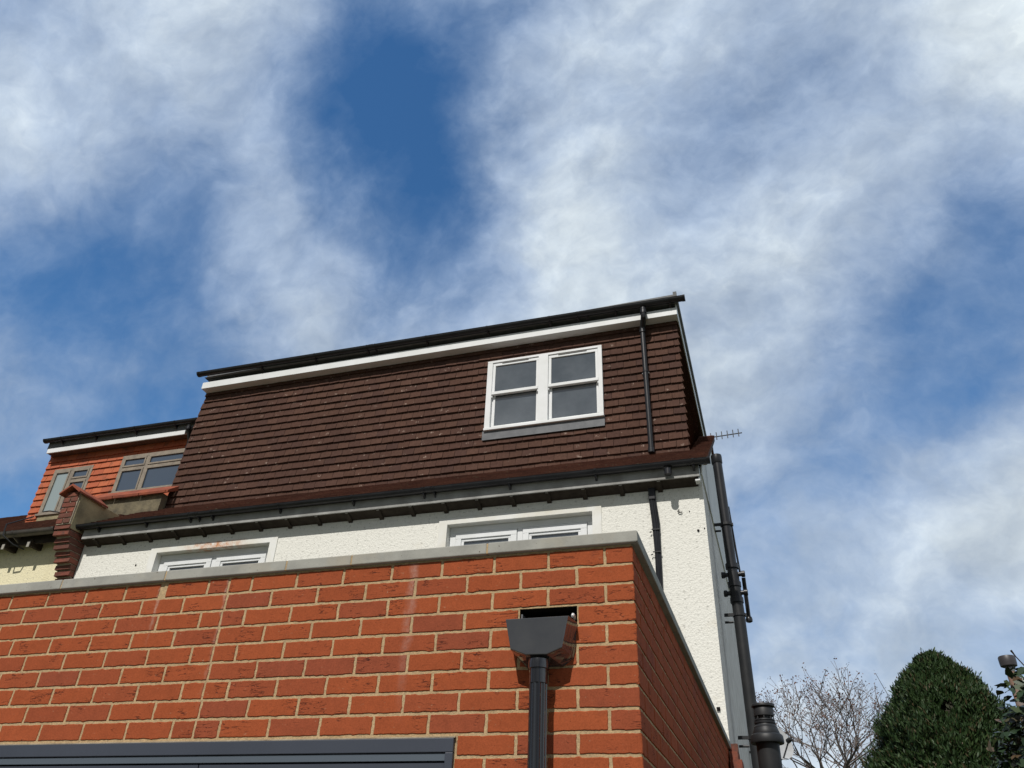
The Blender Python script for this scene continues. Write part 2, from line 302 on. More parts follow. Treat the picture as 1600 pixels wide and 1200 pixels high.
m_oldmortar=mat('old_mortar',(.42,.36,.27),.95,.1,var=(.25,.2,.15),nscale=12,bump=1,bscale=60,bdist=.004)
m_upvc=mat('white_upvc',(.78,.79,.80),.55,.25,var=(.70,.71,.70),nscale=3)
m_fascia_shade=mat('shade_toned_fascia',(.38,.375,.36),.6,.2,var=(.24,.235,.22),nscale=5)  # white fascia board, greyed in colour to carry the shade under the gutter
m_lead=mat('lead_flashing',(.10,.105,.115),.6,.4,var=(.15,.155,.165),nscale=9,bump=.6,bscale=12,bdist=.004)
m_felt=mat('grey_roof_felt',(.14,.145,.15),.8,.3,var=(.19,.19,.19),nscale=14,bump=.5,bscale=80,bdist=.002)
m_black=mat('black_pvc',(.012,.012,.014),.36,.38,var=(.022,.022,.025),nscale=5,bump=.15,bscale=9,bdist=.004)
m_pipe=mat('polished_black_pvc',(.010,.010,.012),.16,.6,coat=.5)
m_hop=mat('gloss_black_pvc',(.034,.035,.038),.10,.6,var=(.050,.050,.051),nscale=7,bump=.12,bscale=5,bdist=.008,coat=1)  # lifted base and grey mottling paint in a cloudy sky reflection
m_ironp=mat('weathered_black_pipe',(.014,.015,.017),.5,.35,var=(.024,.024,.025),nscale=8)
m_anth=mat('anthracite_aluminium',(.050,.058,.078),.42,.5,var=(.043,.05,.068),nscale=2)
m_taupe=mat('weathered_timber_frame',(.30,.255,.20),.7,.3,var=(.20,.17,.14),nscale=12,bump=.6,bscale=60,bdist=.002)
m_glass=mat('window_glass',(.065,.078,.090),.03,.5,ior=2.5,var=(.11,.125,.14),nscale=2.2,bump=.06,bscale=3,bdist=.01)  # paler noise patches are sky reflections painted into the base colour
m_glassn=mat('older_window_glass',(.05,.075,.115),.04,.5,ior=1.9,bump=.06,bscale=3,bdist=.01)
m_reflpane=mat('pane_with_painted_reflection',(.28,.34,.35),.08,.5,ior=1.6)  # reflected sky set as the pane's own pale colour
m_dark=mat('dark_void',(.012,.010,.009),.9,.1)
m_timber=mat('dark_stained_timber',(.030,.022,.016),.8,.2,var=(.05,.04,.03),nscale=12)
m_pale=mat('pale_timber_end',(.34,.32,.28),.8,.2)
m_dish=mat('grey_dish_metal',(.46,.47,.48),.5,.4,var=(.36,.36,.36),nscale=6)
m_alu=mat('aerial_aluminium',(.06,.06,.065),.5,.4)
m_steel=mat('dull_steel',(.35,.35,.36),.45,.5,metal=.6)
m_stone=mat('patio_slab',(.22,.21,.19),.9,.2,var=(.17,.16,.14),nscale=4,bump=.6,bscale=60,bdist=.003)
m_grass=mat('lawn_grass',(.052,.068,.026),.95,.1,var=(.09,.085,.045),nscale=5,bump=1,bscale=60,bdist=.02)
# ---------------------------------------------------------------- ground
g=MB(); g.add([(-900,-900,-.02),(900,-900,-.02),(900,900,-.02),(-900,900,-.02)],[(0,1,2,3)]); o=g.build('ground',m_grass); o['kind']='structure'
g=MB().box(-9,4,-1.2,2.86,-.15,0.0); o=g.build('patio',m_stone); o['kind']='structure'
# ---------------------------------------------------------------- brick extension
YB=2.883; XC=-.456; ZT=2.785; CR=.0745; BH=.0632
ext=thing('brick_extension','new red brick flat-roofed extension with pale stone coping in the foreground','building')
def brick(mb,o,u,n,a,b,z0,z1,rr,d=.0034,jit=.0017):
    o,u,n=Vector(o),Vector(u),Vector(n); dz=Vector((0,0,1)); w=b-a; h=z1-z0; pts=[]
    nx=max(3,int(w/.010)); nz=7; tl=rr.uniform(-.0012,.0012)
    for i in range(nx): pts.append((a+w*i/nx,z0,0,1))
    for i in range(nz): pts.append((b,z0+h*i/nz,1,0))
    for i in range(nx): pts.append((b-w*i/nx,z1,0,1))
    for i in range(nz): pts.append((a,z1-h*i/nz,1,0))
    cx,cz=(a+b)/2,(z0+z1)/2; out_=[];inn=[];bk=[]; e=0
    for (x,z,jx,jz) in pts:
        e=.45*e+rr.uniform(-jit,jit)*.75; k=rr.random()
        if k<.05: e+=.0035*rr.random()
        x2=x+(e if jx else rr.uniform(-.0006,.0006))*(1 if x>cx else -1); z2=z+(e if jz else rr.uniform(-.0006,.0006))*(1 if z>cz else -1)
        ix=x2+(.0022 if x2<cx else -.0022); iz=z2+(.0022 if z2<cz else -.0022)
        inn.append(o+u*ix+dz*iz+n*(d+tl*(x-cx)/w)); out_.append(o+u*x2+dz*z2+n*(d-.0022)); bk.append(o+u*x2+dz*z2-n*.006)
    m=len(pts); mb.add(inn+out_+bk,[tuple(range(m))]+[(m+i,m+(i+1)%m,(i+1)%m,i) for i in range(m)]+[(2*m+i,2*m+(i+1)%m,m+(i+1)%m,m+i) for i in range(m)])
rr=random.Random(11); mb=MB()
XL=-5.4; DX0,DX1,DZ=-4.3,-1.132,2.112      # folding-door opening
for k in range(38):
    z1=ZT-CR*k; z0=z1-BH
    if z0<0: break
    first=.103 if k%2==0 else .2145; b=XC; a=XC-first; n_=0
    while b>XL:
        a=max(a,XL); segs=[(a,b)]
        if k%2==0 and a<-2.2605<b and k<9: segs=[(a,-2.2655),(-2.2555,b)]
        if k==0 and a<-2.625<b: segs=[(a,-2.63),(-2.62,b)]
        for (p,q) in segs:
            if z0<DZ-.005:
                ps=[]; 
                if q>DX1: ps.append((max(p,DX1+.004),q))
                if p<DX0: ps.append((p,min(q,DX0-.004)))
            else: ps=[(p,q)]
            for (p,q) in ps:
                if q-p<.02 or (k==3 and -.80>p>-.95 and n_==1): continue
                brick(mb,(0,YB+.0035,0),(1,0,0),(0,-1,0),p,q,max(z0,0.01),z1,rr)
        b=a-.0118; a=b-.2137; n_+=1
for k in range(38):      # side return, half a bond out of step with the front
    z1=ZT-CR*k; z0=z1-BH
    if z0<0: break
    a=YB+.0015; first=.2145 if k%2==0 else .103; b=a+first
    while a<7.58:
        b=min(b,7.585); brick(mb,(XC-.0035,0,0),(0,1,0),(1,0,0),a,b,z0,z1,rr,d=.004); a=b+.0118; b=a+.2137
mb.build('brickwork',m_brick,ext)
mo=MB(); hole=(-.902,-.676,2.4935,2.5655)
plate_with_holes(mo,(0,YB+.0035,0),(1,0,0),(0,0,1),(0,-1,0),XL,XC-.004,0,2.7948,[hole,(DX0,DX1,0,DZ)],.006)
mo.add([(XC-.0038,YB+.0034,0),(XC-.0038,7.6,0),(XC-.0038,7.6,2.7948),(XC-.0038,YB+.0034,2.7948)],[(0,1,2,3)])
mo.add([(XL,YB+.0035,0),(XL,7.6,0),(XL,7.6,ZT),(XL,YB+.0035,ZT)],[(3,2,1,0)])
mo.build('mortar',m_mortar,ext)
MB().box(XL+.02,XC-.2,YB+.2,7.59,2.6,2.68).build('flat_roof',m_felt,ext)
v=MB(); hx0,hx1,hz0,hz1=hole; v.add([(hx0-.01,YB+.10,hz0-.01),(hx1+.01,YB+.10,hz0-.01),(hx1+.01,YB+.10,hz1+.01),(hx0-.01,YB+.10,hz1+.01)],[(0,1,2,3)])

for (p,q) in (((hx0,hz0),(hx1,hz0)),((hx1,hz0),(hx1,hz1)),((hx1,hz1),(hx0,hz1)),((hx0,hz1),(hx0,hz0))): v.add([(p[0],YB+.0095,p[1]),(q[0],YB+.0095,q[1]),(q[0],YB+.10,q[1]),(p[0],YB+.10,p[1])],[(3,2,1,0)])
v.build('outlet_recess',m_dark,ext)  # near-black colour gives this shallow box the shade of a deep cavity
MB().box(-.899,-.893,YB+.012,YB+.05,2.497,2.548).build('outlet_flap',m_lead,ext); MB().hexa([(-.89,YB+.02,2.499),(-.70,YB+.02,2.499),(-.70,YB+.06,2.512),(-.89,YB+.06,2.512),(-.89,YB+.02,2.509),(-.70,YB+.02,2.511),(-.70,YB+.06,2.525),(-.89,YB+.06,2.520)]).build('outlet_sill',m_lead,ext)
MB().tube([(-.69,YB+.03,2.520),(-.684,YB-.02,2.524),(-.681,YB-.045,2.518),(-.680,YB-.06,2.506)],.005,8).build('outlet_lining',m_upvc,ext,smooth=True)
CF=2.866; CX=-.431; CZ0,CZ1=2.795,2.842
xs=[CX,-1.044,-1.657,-1.974,-2.605,-3.199,-3.78,-4.39,-5.0,XL-.03]
for i in range(len(xs)-1):
    a,b=xs[i+1]+.003,xs[i]-(.003 if i else 0)
    if i==0:   # corner stone: mitre with the side run
        c=MB().hexa([(a,CF,CZ0),(b,CF,CZ0),(b-.232,3.098,CZ0),(a,3.098,CZ0),(a,CF,CZ1),(b,CF,CZ1),(b-.232,3.098,CZ1+.014),(a,3.098,CZ1+.014)])
    else: c=MB().box(a,b,CF+rnd.uniform(-.0015,.0015),3.098,CZ0,CZ1+rnd.uniform(-.001,.001))
    c.build('coping_stone',m_coping,ext,bevel=.004)
y=CF; yk=0
while y<7.59:
    y2=min(y+.605,7.592); a=y+(.003 if y>2.87 else 0); b=y2-.003
    if yk==0: c=MB().hexa([(CX,a+.002,CZ0),(CX,b,CZ0),(-.683,b,CZ0),(-.683,3.1,CZ0),(CX,a+.002,CZ1),(CX,b,CZ1),(-.683,b,CZ1+.014),(-.683,3.1,CZ1+.014)])
    else: c=MB().hexa([(CX,a,CZ0),(CX,b,CZ0),(-.683,b,CZ0),(-.683,a,CZ0),(CX,a,CZ1),(CX,b,CZ1),(-.683,b,CZ1+.014),(-.683,a,CZ1+.014)])
    c.build('coping_stone',m_coping,ext,bevel=.004,fix=True); y=y2; yk+=1
for x in xs[1:-1]: MB().box(x-.0032,x+.0032,CF+.0025,3.09,CZ0+.002,CZ1-.003).build('coping_joint',m_mortar,ext)
# folding door
dr=MB(); F0=YB-.012
dr.box(DX0,DX1,F0,YB+.06,2.060,2.108); dr.box(DX1-.03,DX1,F0,YB+.06,0,2.0595); dr.box(DX0,DX0+.03,F0,YB+.06,0,2.0595)
door=dr.build('folding_door',m_anth,ext,bevel=.0025); lab(door,'dark grey aluminium folding door head cut off by the bottom of the photo')
MB().box(DX0,DX1+.004,F0+.002,YB+.05,2.1085,2.1125).build('door_head_trim',m_oldmortar,door)
MB().box(DX0+.031,DX1-.031,F0+.006,YB+.05,2.0325,2.0575).build('head_track',mat('blue_grey_aluminium',(.085,.105,.13),.4,.5),door,bevel=.001)
pw=(DX1-.031-(DX0+.031))/3
for i in range(3):
    a=DX0+.031+pw*i; b=a+pw; s=MB(); s.box(a+.002,b-.002,F0+.012,YB+.04,1.955,2.028); s.box(a+.002,b-.002,F0+.012,YB+.04,.03,.12); s.box(a+.002,a+.065,F0+.012,YB+.04,.1205,1.9545); s.box(b-.065,b-.002,F0+.012,YB+.04,.1205,1.9545)
    sl_=s.build('door_leaf',m_anth,door,bevel=.002)
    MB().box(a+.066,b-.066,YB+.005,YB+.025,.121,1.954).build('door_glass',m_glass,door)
# ---------------------------------------------------------------- hopper and its downpipe
dp=thing('rainwater_downpipe','glossy black hopper head and ribbed downpipe on the red brick wall in the foreground','downpipe')
yf=2.795; kf=yf/2.753; fp=[(x*kf,1.6+(z-1.6)*kf) for x,z in [(-.917,2.489),(-.894,2.378),(-.836,2.356),(-.757,2.354),(-.701,2.376),(-.678,2.489)]]
hb=MB(); rings=[]
yb=YB-.0005
bkp=[(-.922,2.500),(-.896,2.372),(-.866,2.343),(-.726,2.343),(-.688,2.372),(-.674,2.500)]
prof=[(yf+.006,-.006),(yf,-.0005),(yf+.003,.004),(yf+.012,.0055)]
def inset(p,d):
    c=(-.797,2.42); return [(x+(c[0]-x)*d*6,z+(c[1]-z)*d*8) for x,z in p]
rings.append([(x,yf+.002,z) for x,z in inset(fp,.006)]); rings.append([(x,yf+.0035,z) for x,z in inset(fp,.002)]); rings.append([(x,yf+.008,z) for x,z in fp])
for k in range(1,5):
    t=k/4; rings.append([(a[0]+(b[0]-a[0])*t,yf+.008+(yb-yf-.008)*t,a[1]+(b[1]-a[1])*t) for a,b in zip(fp,bkp)])
hb.ring(rings,True)
h=hb.build('hopper_head',m_hop,dp,fix=True,bevel=.0025)
MB().box(-.915,-.70,yf+.015,yb-.012,2.5025,2.504).build('hopper_opening',m_dark,h)
px,py=-.803,2.815
cl=MB(); cl.lathe((px,py,0),[(.034,2.318),(.0385,2.320),(.0385,2.340),(.036,2.352)],24); cl.build('collar',m_pipe,dp,smooth=True)
pp=MB(); n=40; rg=[]
for z in (2.328,2.27,2.268,.12,.08): 
    ro=.0335 if z>2.269 else .0325
    rg.append([(px+math.cos(2*math.pi*k/n)*(ro if (k%4<2 or z>2.269) else ro-.0036),py+math.sin(2*math.pi*k/n)*(ro if (k%4<2 or z>2.269) else ro-.0036),z) for k in range(n)])
pp.ring(rg); pp.build('pipe',m_pipe,dp,smooth=False)
for z in (1.7,.6):
    c=MB().lathe((px,py,z),[(.0345,0),(.038,.002),(.038,.028),(.0345,.03)],20); c.box(px-.055,px+.055,YB-.012,YB+.0005,z+.004,z+.026); c.build('pipe_clip',m_hop,dp)
# ---------------------------------------------------------------- the white house
H=thing('white_house','white roughcast house with a brown tile-hung loft dormer behind the brick extension','house')
YW=7.6; XR=-.445; XP=-8.33
wins=[(-3.255,-1.602,4.0,5.148),(-7.13,-5.51,4.0,5.138)]
w=MB(); plate_with_holes(w,(0,YW,0),(1,0,0),(0,0,1),(0,-1,0),XP,XR,0,5.52,wins,.15)
w.build('front_wall',m_white_r,H)
gw=MB(); gw.add([(XR,YW,0),(XR,13,0),(XR,13,5.5),(XR,10.4,7.30),(XR,YW,5.52)],[(0,1,2,3,4)]); gw.add([(XR,13,0),(XP,13,0),(XP,13,5.5),(XR,13,5.5)],[(0,1,2,3)])
gw.build('gable_wall',m_gable,H)
MB().prism([(XR+.001,7.575,5.435),(XR+.001,13,5.40),(XR+.001,13,5.50),(XR+.001,10.4,7.32),(XR+.001,7.575,5.53)],(.014,0,0)).build('upper_gable_panel',m_gable2,H,fix=True)
for i,(a,b,c,d) in enumerate(wins):
    s=MB(); e=.095; y0=YW-.012
    s.box(a-e,a,y0,YW+.004,c,d+e*.75); s.box(b,b+e,y0,YW+.004,c,d+e*.75); s.box(a,b,y0,YW+.004,d,d+e*.75)
    rs_=MB(); 
    for q in ((a-e,a,c,d+.07),(b,b+e,c,d+.07),(a,b,d,d+.07)): rs_.box(q[0],q[1],y0,YW+.145,q[2],q[3]) if False else None
    s.box(a,a+.004,YW-.012,YW+.15,c,d-.004); s.box(b-.004,b,YW-.012,YW+.15,c,d-.004); s.box(a,b,YW-.012,YW+.15,d-.004,d-.0005)
    s.build('window_surround',m_band,H)
    f=MB(); fy0,fy1=YW+.085,YW+.145; a1,b1,d1=a+.006,b-.006,d-.006; fw=.072; mid=(a+b)/2
    f.box(a1,b1,fy0,fy1,d1-fw,d1); f.box(a1,a1+fw,fy0,fy1,c,d1-fw-.0005); f.box(b1-fw,b1,fy0,fy1,c,d1-fw-.0005); f.box(mid-.03,mid+.03,fy0,fy1,c,d1-fw-.0005); f.box(a1,b1,fy0-.02,fy1,c-.03,c)
    wo=f.build('window',m_upvc,H,bevel=.003)
    lab(wo,['white casement window on the right, its top just above the stone coping','white casement window on the left, its top just above the stone coping'][i])
    for (p,q) in ((a1+fw+.004,mid-.034),(mid+.034,b1-fw-.004)):
        s=MB(); t=d1-fw-.005; y0,y1=fy0-.012,fy1-.01
        s.box(p,q,y0,y1,t-.068,t); s.box(p,p+.068,y0,y1,c,t-.0685); s.box(q-.068,q,y0,y1,c,t-.0685)
        s.box(p+.0685,q-.0685,y0+.012,y1,t-.098,t-.0685); s.box(p+.0685,p+.098,y0+.012,y1,c,t-.0985); s.box(q-.098,q-.0685,y0+.012,y1,c,t-.0985)
        s.build('casement',m_upvc,wo,bevel=.003)
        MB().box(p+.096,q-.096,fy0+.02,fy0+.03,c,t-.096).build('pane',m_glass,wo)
# roof
TP=.645; ux=Vector((0,1,TP)).normalized(); nx_=Vector((0,-TP,1)).normalized(); SLx=-8.12
slen=math.sqrt(2.98**2+(2.98*TP)**2)
rf=MB(); rf.obox((SLx,7.42,5.515),(1,0,0),ux,nx_,-.2,(-.365-SLx),0,slen-.01,-.045,-.004)
un_=Vector((0,1,-TP)).normalized(); nn_=Vector((0,TP,1)).normalized(); rf.obox((SLx,10.4,5.515+2.98*TP),(1,0,0),un_,nn_,-.2,(-.405-SLx),.01,slen-.2,-.045,-.004)
roof=rf.build('roof',m_timber,H)
tl=MB(); sD=(8.50-7.42)*math.sqrt(1+TP*TP)
tiles(tl,(SLx-.2,7.40,5.507),(1,0,0),ux,nx_,-.36-SLx+.2,int(slen/.1)+1,.1,.165,holes=[(-.1,SLx*-1-.63+.2,sD,9)],seed=3,th=.012,lift=.010)
tiles(tl,(-.40,13.0-.02,5.507+.01),(-1,0,0),Vector((0,-1,TP)).normalized(),nn_,7.8,int(slen*.93/.1),.1,.165,seed=4)
tl.build('roof_tiles',m_rooft,H)
MB().tube([(-.385,10.41,7.415),(SLx,10.41,7.415)],.06,12).build('ridge_tiles',m_rooft,roof)
vg=MB(); vg.obox((-.405,7.40,5.507),(1,0,0),ux,nx_,0,.040,.02,slen,-.055,-.012); vg.build('verge',m_oldmortar,roof)
# loft dormer face
YD=8.45; Z0,Z1=6.15,8.20; XDr=-.600
def lft(v): return max(0.0,(v/2.05)*.17)
dt=MB(); W0=(-3.205,-1.6,6.675,7.915)
base=MB(); plate_with_holes(base,(0,YD+.006,0),(1,0,0),(0,0,1),(0,-1,0),-7.88,XDr-.012,6.0,8.3,[W0],.12); base.add([(-8.05,YD+.0075,6.0),(-7.88,YD+.0075,6.0),(-7.88,YD+.0075,8.2)],[(0,1,2)])
base.add([(XDr-.012,YD+.006,5.9),(XDr-.012,12.14,5.9),(XDr-.012,12.14,8.3),(XDr-.012,YD+.006,8.3)],[(0,1,2,3)]); base.add([(-7.88,YD+.006,5.9),(-7.88,12.14,5.9),(-7.88,12.14,8.3),(-7.88,YD+.006,8.3)],[(3,2,1,0)])
base.add([(-7.88,12.14,5.5),(XDr-.012,12.14,5.5),(XDr-.012,12.14,8.3),(-7.88,12.14,8.3)],[(3,2,1,0)])
dorm=base.build('loft_dormer',m_timber,H)
tiles(dt,(-8.05,YD,Z0),(1,0,0),(0,0,1),(0,-1,0),8.05+XDr,18,.114,.168,holes=[(W0[0]+8.05,W0[1]+8.05,W0[2]-Z0,W0[3]-Z0)],left=lft,seed=5,th=.011,lift=.008)
dt.build('hung_tiles',m_tile,dorm)
ct=MB(); tiles(ct,(XDr-.012,YD-.012,Z0-.1),(0,1,0),(0,0,1),(1,0,0),3.69,19,.114,.168,seed=6,keep=lambda a,b: b>(a-.05)*TP*1.0-.05)
ct.build('cheek_tiles',m_tile,dorm)
MB().box(W0[0]-.02,W0[1]+.004,YD-.034,YD-.028,6.672,6.805).build('lead_apron',m_lead,dorm)
# fascia, soffit, flat roof
fa=MB(); fa.hexa([(-7.885,8.30,8.150),(-.573,8.30,8.150),(-.573,8.318,8.150),(-7.885,8.318,8.150),(-7.885,8.30,8.262),(-.573,8.30,8.262),(-.573,8.318,8.262),(-7.885,8.318,8.262)])
fa.box(-7.885,-.5735,8.3182,YD+.02,8.150,8.160); fa.build('fascia',m_upvc,dorm,bevel=.002)
fs=MB(); fs.box(-.590,-.573,8.3185,12.14,8.16,8.33); fs.box(-.66,-.5905,8.47,12.14,8.16,8.17); fs.build('side_fascia',m_upvc,dorm)
fr=MB(); fr.box(-7.86,-.575,8.32,12.2,8.335,8.40); fr.box(-.60,-.545,8.30,12.2,8.331,8.43); fr.hexa([(-7.86,8.27,8.335),(-.575,8.27,8.335),(-.575,8.33,8.335),(-7.86,8.33,8.335),(-7.86,8.28,8.345),(-.575,8.28,8.47),(-.575,8.36,8.47),(-7.86,8.36,8.345)]); fr.box(-.60,-.553,8.262,8.30,8.33,8.50)
fr.build('flat_roof_edge',m_felt,dorm)
def gutter(name,x0,x1,yc,z0,z1,r,par,brs,unions=(),back=None,m_=None):
    m_=m_ or m_black
    n=14; g=MB(); ri=r-.003
    def prof(x,zc): 
        o_=[(x,yc+r*math.cos(math.pi+math.pi*k/n),zc+r*math.sin(math.pi+math.pi*k/n)) for k in range(n+1)]
        i_=[(x,yc+ri*math.cos(math.pi+math.pi*k/n),zc+ri*math.sin(math.pi+math.pi*k/n)) for k in range(n,-1,-1)]
        return [(x,yc-r-.004,zc),(x,yc-r-.004,zc+.007),(x,yc-ri,zc+.007)]+[p for p in []]+i_[::-1][:0]+o_[:0]+[]
    A=[];B=[]
    def pf(x,zc):
        p=[(yc-r+.001,zc-.006)]+[(yc+r*math.cos(math.pi+math.pi*k/n),zc+r*math.sin(math.pi+math.pi*k/n)) for k in range(1,n+1)]+[(yc+ri*math.cos(math.pi*k/n*-1),zc+ri*math.sin(-math.pi*k/n)) for k in range(0,n)]+[(yc-ri,zc+.004),(yc-r-.004,zc+.004)]
        return [(x,a,b) for a,b in p]
    g.ring([pf(x0,z0),pf(x1,z1)],cap=False); 
    G=g.build(name,m_,par,smooth=True,fix=True)
    zc=lambda x:z0+(z1-z0)*(x-x0)/(x1-x0)
    for x in (x0,x1):
        e=MB(); z=zc(x); R2=r+.007
        e.ring([[(xx,yc+R2*math.cos(math.pi+math.pi*k/10),z+.004+R2*math.sin(math.pi+math.pi*k/10)) for k in range(11)] for xx in (x-.018,x+.018)]); e.build('end_cap',m_,G,fix=True)
    def clip(x,w_,nm,drop):
        e=MB(); z=zc(x); R2=r+.006
        e.ring([[(xx,yc+R2*math.cos(math.pi+math.pi*k/10),z+.006+R2*math.sin(math.pi+math.pi*k/10)) for k in range(11)] for xx in (x-w_/2,x+w_/2)])
        yb_=back
        if drop: e.hexa([(x-w_/2,yc-.01,z-r-.012),(x+w_/2,yc-.01,z-r-.012),(x+w_/2,yb_-.001,z-r-.050),(x-w_/2,yb_-.001,z-r-.050),(x-w_/2,yc-.01,z-r+.004),(x+w_/2,yc-.01,z-r+.004),(x+w_/2,yb_-.001,z+.0),(x-w_/2,yb_-.001,z)])
        e.build(nm,m_,G,fix=True)
    for x in brs: clip(x,.022,'bracket',True)
    for x in unions: clip(x-.045,.02,'union',True); clip(x+.02,.07,'union',False); clip(x+.085,.014,'union',True)
    return G
tg=gutter('upper_gutter',-7.95,-.465,8.246,8.405,8.362,.050,H,[-6.82,-5.9,-4.1,-3.18,-2.28,-1.37,-.65],[-4.99,-1.84],back=8.30)
lab(tg,'black gutter along the top of the brown dormer')
# dormer downpipe with swan neck
d=thing('rainwater_downpipe','slim black downpipe on the brown hung tiles, right of the dormer window','downpipe')
xq=-1.045
s=MB(); s.tube([(-1.0,8.232,8.28),(-1.0,8.232,8.17),(-1.004,8.24,8.14),(-1.035,8.36,8.08),(xq,8.372,8.05),(xq,8.372,8.0)],.036,16); s.lathe((-1.0,8.232,8.19),[(.036,0),(.042,.002),(.042,.05),(.036,.052)],16); s.lathe((xq,8.372,7.98),[(.036,0),(.042,.002),(.042,.05),(.036,.052)],16); s.build('swan_neck',m_black,d,smooth=True)
s=MB(); s.tube([(xq,8.372,8.0),(-1.037,8.372,6.26)],.033,16); s.build('pipe',m_black,d,smooth=True)
s=MB(); s.lathe((-1.037,8.372,6.22),[(.030,-.03),(.040,-.03),(.040,.035),(.034,.037)],16); s.build('shoe',m_black,d,smooth=True)
for z in (7.35,):
    s=MB(); s.lathe((xq+.003,8.372,z),[(.034,0),(.038,.001),(.038,.02),(.034,.021)],16); s.box(xq-.045,xq+.045,8.40,8.428,z,z+.02); s.build('pipe_clip',m_black,d)
# dormer window
X0,X1,A0,A1=-3.2,-1.603,6.805,7.912; yo=YD-.052
f=MB(); fy=YD+.03
f.box(X0,X1,yo,fy,A1-.035,A1); f.box(X0,X0+.075,yo,fy,A0+.0355,A1-.0355); f.box(X1-.055,X1,yo,fy,A0+.0355,A1-.0355); f.box(X0-.004,X1+.004,yo-.012,fy,A0,A0+.035)
mx0,mx1=-2.47,-2.335; f.box(mx0,mx1,yo-.004,fy,A0+.0355,A1-.0355)
sw=f.build('dormer_window',m_upvc,H,bevel=.003); lab(sw,'white pair of sash windows in the brown tiled dormer')
for (p,q) in ((X0+.077,mx0-.002),(mx1+.002,X1-.057)):
    zr=7.355
    u=MB(); ya,yb2=yo+.012,yo+.045; u.box(p,q,ya,yb2,A1-.085,A1-.037); u.box(p,p+.038,ya,yb2,zr+.045,A1-.0855); u.box(q-.034,q,ya,yb2,zr+.045,A1-.0855); u.box(p,q,ya-.014,yb2,zr,zr+.0445); u.box(p,p+.012,ya-.004,yb2,zr-.04,zr-.0005); u.box(q-.012,q,ya-.004,yb2,zr-.04,zr-.0005); u.build('upper_sash',m_upvc,sw,bevel=.003)
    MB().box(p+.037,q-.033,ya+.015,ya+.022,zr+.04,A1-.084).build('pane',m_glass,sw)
    l=MB(); ya,yb2=yo+.047,yo+.078; l.box(p,q,ya,yb2,A0+.036,A0+.085); l.box(p,p+.042,ya,yb2,A0+.0855,zr+.03); l.box(q-.036,q,ya,yb2,A0+.0855,zr+.03); l.build('lower_sash',m_upvc,sw,bevel=.003)
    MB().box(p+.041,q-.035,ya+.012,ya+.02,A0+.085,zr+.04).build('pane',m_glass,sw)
    wv=q-p; v_=MB().box(p+wv*.20,p+wv*.78,yo+.006,yo+.0118,A1-.056,A1-.040); v_.build('trickle_vent',mat('vent_grille',(.10,.095,.09),.6,.3) if 'vent_grille' not in bpy.data.materials else bpy.data.materials['vent_grille'],sw)
# eaves
fa=MB(); fa.box(-8.26,-.452,7.45,7.468,5.358,5.50); ef=fa.build('eaves_fascia',m_fascia_shade,H,bevel=.002)
eb=MB(); eb.box(-.474,-.452,7.4685,7.598,5.372,5.49); eb.box(-.50,-.4525,7.47,7.56,5.318,5.334); eb.box(-.466,-.4525,7.4685,7.53,5.334,5.371); eb.build('fascia_end_box',m_upvc,H)
sf=MB(); sf.prism([(-8.28,7.469,5.362),(-8.28,7.597,5.312),(-8.28,7.597,5.47),(-8.28,7.469,5.47)],(7.80,0,0)); sf.build('eaves_lining',m_timber,H)  # dark boards set low to add a black shade band below the fascia
x=-8.1; k=0
while x<-.6:
    rt=MB(); rp_=MB(); rt.hexa([(x,7.4695,5.345),(x+.05,7.4695,5.345),(x+.05,7.5985,5.285),(x,7.5985,5.285),(x,7.4695,5.454),(x+.05,7.4695,5.454),(x+.05,7.5985,5.454),(x,7.5985,5.454)]); rp_.box(x+.008,x+.042,7.4660,7.4694,5.346,5.3575); rp_.box(x+.06,x+.18,7.575,7.5985,5.30,5.36) if False else None
    q_=rt.build('rafter_foot',m_timber,H); rp_.build('rafter_end',m_pale,q_)
    x+=.40; k+=1
lg=gutter('eaves_gutter',-8.40,-.345,7.402,5.520,5.512,.047,H,[-8.0,-7.27,-6.29,-5.35,-4.38,-2.48,-1.52,-.50],[-6.57,-3.45],back=7.45)
lab(lg,'long black gutter along the eaves above the white wall')
s=MB(); s.lathe((-.76,7.385,0),[(.034,5.372),(.038,5.374),(.038,5.44),(.045,5.445)],16); s.build('gutter_outlet',m_black,lg,smooth=True)
# small fixings on the wall
s=MB(); s.box(-.525,-.495,YW-.014,YW-.001,3.125,3.155); s.build('wall_vent',m_dark,H)
s=MB()
for (x,z,r) in ((-.447-.02,4.848,.006),(-.655,3.417,.005),(-.53,4.83,.012),(-7.4,5.0,.010),(-.60,5.045,.005)): (MB().tube([(x,YW-.008,z),(x,YW+.004,z-.004)],r,8).build('wall_plug',m_dark,H))
s.tube([(-.70,YW-.012,5.07),(-.715,YW-.014,5.05),(-.70,YW-.014,5.035),(-.67,YW-.012,5.04)],.005,6); s.build('wire_hook',m_dark,H)
